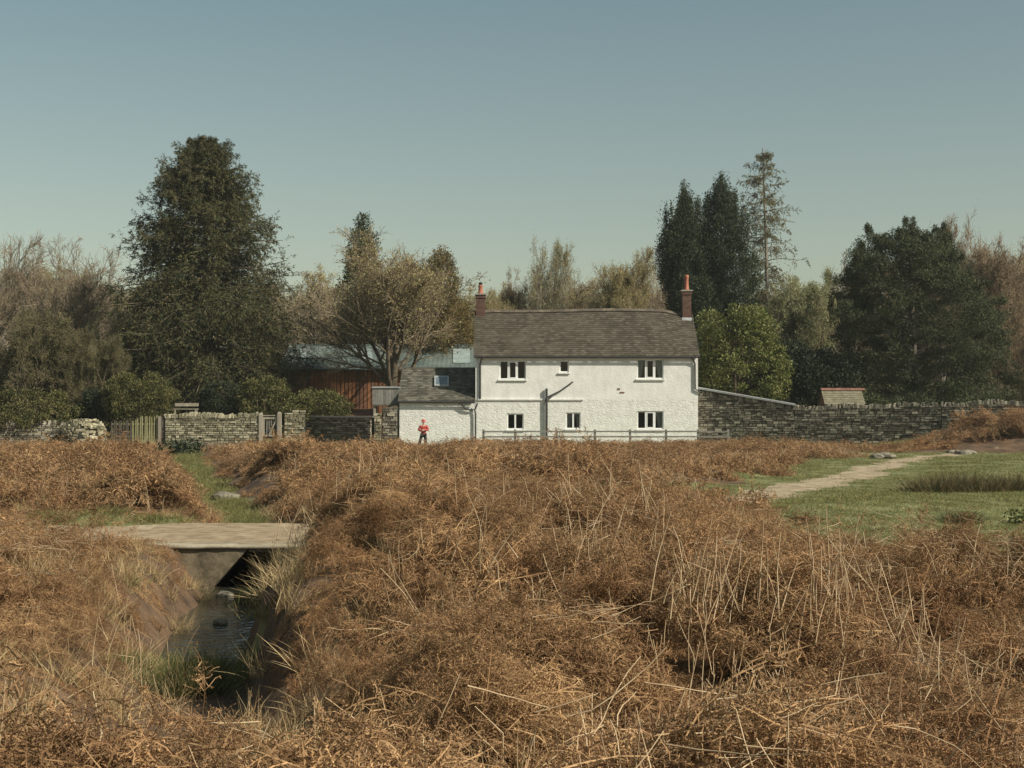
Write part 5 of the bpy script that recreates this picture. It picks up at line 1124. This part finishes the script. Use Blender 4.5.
# ---- twin dark conifers behind the right chimney
for nm_, lb, pxc, rows, sd in (('cypress_tree', 'taller of the two dark conifers right behind the brick chimney', 722, [(185, 717, 724), (196, 711, 732), (212, 704, 739), (235, 699, 746), (260, 694, 754), (300, 692, 755), (350, 690, 752), (400, 700, 745)], 3),
                               ('cypress_tree', 'narrower dark conifer left of the tallest, behind the brick chimney', 684, [(198, 686, 691), (212, 680, 697), (230, 671, 700), (250, 663, 703), (280, 664, 706), (320, 668, 706), (400, 675, 700)], 4)):
    clump_plant(nm_, lb, 'conifer', 106.0 if sd == 3 else 104.5, pxc, rows, M_bark, M_cyp, zb=.7, seed=sd, ncl=520, per=230, leaf=.15, clr=.52, asp=.38, flat=1.4, up=1.0, inner=.2, reach=.5, tr=.3, rough=.62, spires=[(.0, wz(rows[0][0], 106.) - .3), (1.0, wz(rows[0][0], 106.) - 1.5), (-1.0, wz(rows[0][0], 106.) - 1.9), (1.7, wz(rows[0][0], 106.) - 3.6), (-1.6, wz(rows[0][0], 106.) - 4.2)])
# ---- big dark pine at right
clump_plant('pine_tree', 'broad dark green pine with upright shoots behind the long dark wall', 'pine tree', 95.0, 915,
            [(232, 900, 918), (242, 872, 938), (250, 862, 950), (255, 850, 955), (275, 850, 968), (300, 832, 988), (330, 828, 992), (360, 826, 1002), (380, 822, 1008), (400, 815, 1005), (415, 830, 990)], M_wooddk, M_pine, zb=1.0,
            seed=5, ncl=720, per=300, leaf=.17, clr=.74, asp=.26, flat=.52, jitter=1.0, reach=.45, up=.7, inner=.42, tr=.42, rough=.46, spires=[(wx(p, 95.) - wx(915, 95.), wz(q_, 95.) - 1.0) for p, q_ in ((867, 226), (878, 236), (889, 240), (902, 230), (909, 217), (916, 226), (930, 230), (941, 226), (950, 236), (858, 246), (852, 262), (958, 252), (968, 272), (838, 296))])
clump_plant('pine_sapling', 'low dark pine boughs left of the broad pine, above the tiny hut', 'pine tree', 93.0, 805, [(352, 800, 832), (368, 785, 850), (385, 772, 860), (405, 770, 860)], M_bark, M_darkhedge, zb=.9, seed=6, ncl=200, per=150, leaf=.16, clr=.6, tr=.2, trunks=3)
# ---- laurel / rhododendron beside the house
clump_plant('laurel_bush', 'big rounded yellow green evergreen bush against the right end of the cottage', 'bush', 91.0, 737, [(309, 712, 760), (318, 700, 772), (335, 697, 778), (355, 696, 783), (375, 697, 784), (400, 700, 780)], M_bark, M_laurel, zb=.7,
            seed=7, ncl=330, per=130, leaf=.17, clr=.42, asp=.45, flat=.8, up=.3, inner=.7, tr=.2, trunks=3, rough=.26)
clump_plant('holly_bush', 'dark evergreen bush behind the sloping metal wall coping', 'bush', 93.5, 782, [(345, 770, 800), (360, 762, 812), (380, 758, 820), (404, 760, 822)], M_bark, M_darkhedge, zb=.8, seed=8, ncl=180, per=120, leaf=.16, clr=.55, trunks=3)
# ---- willow
t3 = bare_tree('willow_tree', 'pale yellow green budding willow between the two conifers and the broad pine', 103.0, 748, 842, 270, dict(seed=9, H=9, limbs=14, k2=10, k3=8, k4=5, multi=5, spread=.5, buds=4, budsize=.085, tw=.013, upright=.05), M_bark, M_twig, M_willow)
# ---- central budding tree in front of the barn
bare_tree('maple_tree', 'wide bare maple with brown buds and a dark forked trunk before the barn', 95.0, 298, 468, 226, dict(seed=12, H=10, limbs=17, k2=10, k3=9, k4=5, spread=.72, buds=1, budsize=.075, fork=.24, upright=.07, tw=.014), M_bark, M_twig, M_bud_ol)
clump_plant('spindle_conifer', 'narrow dark conifer tip poking up behind the wide bare maple', 'conifer', 118.0, 362, [(218, 361, 365), (230, 354, 371), (243, 350, 375), (262, 347, 378), (300, 340, 385), (380, 340, 385)], M_bark, M_pine, zb=.8, seed=13, ncl=220, per=110, leaf=.2, clr=.65, flat=1.2, up=.8, inner=.3)
clump_plant('orange_cypress', 'cone shaped orange brown evergreen between the maple and the left chimney', 'conifer', 105.5, 441, [(252, 437, 445), (262, 426, 452), (285, 416, 461), (310, 411, 468), (340, 407, 474), (380, 408, 474)], M_bark, M_bud_or, zb=.8, seed=14, ncl=340, per=130, leaf=.14, clr=.55, flat=1.2, up=.8, inner=.4)
# ---- trees behind the house
bare_tree('birch_tree', 'tall green tinged birch behind the cottage roof, highest between the chimneys', 122.0, 516, 580, 240, dict(seed=15, H=10, limbs=16, k2=9, k3=7, k4=5, spread=.5, buds=2, budsize=.075, tw=.016, droop=.05), M_barkgrey, M_twig, M_bud_gr)
bare_tree('birch_tree', 'brownish birch behind the cottage roof beside the left chimney', 124.0, 488, 540, 268, dict(seed=16, H=10, limbs=15, k2=9, k3=7, k4=5, spread=.6, buds=2, budsize=.075, tw=.018), M_barkgrey, M_twigred, M_bud_rd)
bare_tree('hazel_tree', 'rounded olive budding tree behind the middle of the cottage roof', 116.0, 570, 652, 250, dict(seed=17, H=9, limbs=16, k2=9, k3=8, k4=5, spread=.6, multi=3, buds=2, budsize=.075, tw=.014), M_bark, M_twig, M_bud_ol)
bare_tree('birch_tree', 'low brown birch between the two tallest trees over the cottage roof', 119.0, 545, 610, 284, dict(seed=51, H=9, limbs=16, k2=9, k3=8, k4=5, spread=.7, multi=3, buds=2, budsize=.075, tw=.014), M_bark, M_twigred, M_bud_rd)
bare_tree('elder_tree', 'low tan tree just right of the left chimney', 112.0, 470, 520, 290, dict(seed=52, H=8, limbs=16, k2=9, k3=8, k4=5, spread=.7, multi=3, buds=2, budsize=.075, tw=.014), M_bark, M_twig, M_bud_ol)
bare_tree('ash_tree', 'bare grey ash left of the two dark conifers', 118.0, 626, 692, 246, dict(seed=18, H=10, limbs=12, k2=8, k3=6, k4=4, spread=.5, multi=3, buds=0, tw=.02), M_barkgrey, M_twig)
bare_tree('ash_tree', 'bare grey ash just left of the broad dark pine', 120.0, 826, 880, 250, dict(seed=19, H=10, limbs=12, k2=8, k3=7, k4=4, spread=.6, buds=0, tw=.02), M_barkgrey, M_twig)
# ---- right edge russet trees
bare_tree('oak_tree', 'grey brown bare oak crown rising right behind the broad dark pine', 125.0, 915, 1000, 215, dict(seed=20, H=11, limbs=14, k2=9, k3=8, k4=5, spread=.65, buds=1, budsize=.075, tw=.02), M_barkgrey, M_twigred, M_bud_rd)
bare_tree('beech_tree', 'russet bare beech at the right edge beyond the wall', 108.0, 955, 1060, 240, dict(seed=21, H=10, limbs=18, k2=10, k3=8, k4=5, spread=.6, multi=4, fork=.08, buds=1, budsize=.075, tw=.018), M_bark, M_twigred, M_bud_rd, zb=1.0)
bare_tree('thorn_tree', 'low pale brown thicket tree at the right edge under the russet beech', 97.0, 985, 1075, 300, dict(seed=22, H=8, limbs=16, k2=9, k3=8, k4=5, spread=.6, multi=5, fork=.05, buds=1, budsize=.06, tw=.014), M_bark, M_twigred, M_bud_rd, zb=1.2)
# ---- left edge
bare_tree('bare_tree', 'pale bare tree with ascending limbs at the left edge', 108.0, -50, 60, 233, dict(seed=23, H=10, limbs=15, k2=9, k3=7, k4=5, spread=.6, multi=2, buds=0, tw=.018), M_barkgrey, M_twig)
bare_tree('bare_tree', 'bare tree with arching twigs between the left edge and the huge fir', 110.0, 38, 135, 240, dict(seed=24, H=10, limbs=15, k2=9, k3=7, k4=5, spread=.6, multi=3, buds=0, tw=.018, droop=.03), M_barkgrey, M_twig)
bare_tree('thorn_tree', 'tangled olive brown thorn tree over the dark wall at the far left', 87.5, -35, 78, 308, dict(seed=25, H=7, limbs=16, k2=9, k3=8, k4=6, spread=.75, multi=6, fork=.04, buds=2, budsize=.065, tw=.014, upright=.02), M_bark, M_thorn, M_thornbud)
bare_tree('thorn_tree', 'tangled olive brown thorn tree left of the clipped round bush', 88.5, 45, 128, 330, dict(seed=26, H=7, limbs=16, k2=9, k3=8, k4=6, spread=.75, multi=6, fork=.04, buds=2, budsize=.065, tw=.014, upright=.02), M_bark, M_thorn, M_thornbud)
bare_tree('sapling_tree', 'slim brown budding saplings against the left trunk of the huge fir', 101.0, 88, 150, 290, dict(seed=27, H=8, limbs=12, k2=8, k3=7, k4=4, spread=.5, multi=5, fork=.1, buds=1, budsize=.06, tw=.015), M_bark, M_twig, M_bud_ol)
# ---- bushes along the wall
def bush(label, Y, pxc, rows, m, seed, ncl=110, zb=.6, leaf=.12, clr=.42, name='bush', per=130): return clump_plant(name, label, 'bush', Y, pxc, rows, M_bark, m, zb=zb, seed=seed, ncl=ncl, per=per, leaf=leaf, clr=clr, inner=.6, trunks=3, tr=.10, rough=.18)
bush('rounded mid green bush above the picket fence', 86.5, 136, [(376, 120, 152), (383, 106, 166), (395, 102, 172), (408, 104, 170), (420, 112, 162)], M_hedge, 31, 170)
bush('sprawling dark ivy bush over the dark wall at the far left', 86.0, 20, [(392, -10, 60), (402, -35, 74), (414, -40, 80), (428, -38, 80)], M_hedge, 32, 260)
bush('small dark bush at the foot of the huge fir', 91.5, 221, [(385, 212, 232), (393, 203, 243), (405, 200, 250), (418, 203, 246)], M_darkhedge, 33, 90)
bush('brown green bush between the fir foot and the small wooden gate', 91.0, 262, [(380, 252, 276), (390, 244, 290), (402, 240, 296), (416, 244, 294)], M_hedge, 34, 120)
bush('spreading bright green shrub on top of the shaded stone wall', 88.0, 318, [(393, 308, 330), (398, 292, 345), (406, 288, 354), (416, 290, 352)], M_hedge, 35, 120)
bush('ivy clump on the stone stub right of the small gate', 84.9, 294, [(407, 288, 302), (414, 284, 306), (424, 285, 306)], M_hedge, 36, 40, clr=.28, leaf=.13)
bush('dark shrub filling the gap left of the picket fence', 86.8, 98, [(392, 88, 112), (402, 82, 118), (420, 84, 116)], M_darkhedge, 37, 70)
# ---- wood behind: individual bare trees, shared meshes, many sizes
kinds_ = []
for i, (sd, mb_, bud) in enumerate(((41, M_twig, M_bud_ol), (42, M_twigred, M_bud_rd), (43, M_twig, M_bud_gr), (44, M_twig, None))):
    trunk, tw_, bd = broadleaf(seed=sd, H=11, limbs=13, k2=8, k3=7, k4=4, spread=.6, buds=3 if bud else 0, budsize=.09, tw=.022, fork=.15)
    kinds_.append((trunk, tw_, bd, mb_, bud))
GRP = 'bare trees of the wood behind'
protos = []
r2 = np.random.default_rng(77)
GROUPS = [(-60, 200, 'bare background tree in the wood behind the left thorn trees and fir', 'background trees behind the fir'),
          (270, 480, 'hazy bare background tree in the wood behind the barn', 'background trees behind the barn'),
          (480, 700, 'bare background tree in the wood behind the cottage roof', 'background trees behind the cottage'),
          (700, 1090, 'bare background tree in the wood behind the right wall and pines', 'background trees behind the right wall')]
spots = []
for a_, b_, lb, gp in GROUPS:
    n_ = int((b_ - a_) / 19)
    for i in range(n_): spots.append((a_ + (b_ - a_) * (i + r2.uniform(.2, .8)) / n_, r2.uniform(128, 152), lb, gp))
TOPS = ([-60, 60, 130, 285, 330, 400, 480, 520, 600, 660, 700, 800, 900, 960, 1010, 1090], [255, 258, 262, 258, 262, 272, 274, 272, 268, 262, 270, 272, 260, 250, 240, 236])
first = {}
for i, (px_, Y, lb, gp) in enumerate(spots):
    k = [0, 1, 2, 3, 0, 2][i % 6] if px_ < 880 else [1, 0, 1, 3][i % 4]
    h_ = wz(np.interp(px_, *TOPS) + r2.uniform(-4, 20), Y) - .6; s_ = h_ / 11.0; loc = (wx(px_, Y), Y, .6); rz = r2.uniform(0, 6.28); sc = (s_ * 1.05, s_ * 1.05, s_)
    if k not in first:
        tr_, tw_, bd, mb_, bud = kinds_[k]; zmx = tr_[0][:, 2].max() if True else 1; zmx = max(zmx, tw_[0][:, 2].max()); f_ = 11.0 / zmx
        root = thing('background_tree', lb, 'tree', loc, gp, rz); root.scale = sc
        mk('trunk', tr_[0] * f_, tr_[1], M_barkgrey, root); mk('crown', tw_[0] * f_, tw_[1], mb_, root)
        if bd is not None: mk('foliage', bd[0] * f_, bd[1], bud, root)
        first[k] = root
    else: copy_tree(first[k], loc, rz, sc, lb, gp)
# undergrowth of the far wood: one mass
rng_ = np.random.default_rng(88); n = 52000; x = rng_.uniform(-85, 85, n); y = rng_.uniform(124, 162, n); top = 3.0 + 4.0 * fbm(x / 7., y / 9., 3)
z = .4 + top * rng_.random(n) ** .8
lf = leafq(rng_, np.stack([x, y, z], 1), .75, .5)
o = mk('far_wood', *lf, pm('far_scrub', (0.11, 0.095, 0.045), (0.20, 0.165, 0.085), .15, .95, island=.3)); tag(o, 'brown undergrowth and brushwood filling the wood behind the trees', 'wood', kind='stuff')

# ================================================================== AIR
hb = MB().box(-760, 760, -200, 960, -3.0, 34.0); hm = bpy.data.materials.new('air'); hm.use_nodes = True; hn = hm.node_tree; hn.nodes.clear()
ho = hn.nodes.new('ShaderNodeOutputMaterial'); hv = hn.nodes.new('ShaderNodeVolumePrincipled'); hv.inputs['Color'].default_value = (0.86, 0.90, 0.88, 1)
hv.inputs['Density'].default_value = 0.00028; hv.inputs['Anisotropy'].default_value = 0.2; hn.links.new(hv.outputs[0], ho.inputs['Volume'])
hz_o = hb.build('haze', hm); tag(hz_o, kind='stuff')
scene.cycles.volume_bounces = 0
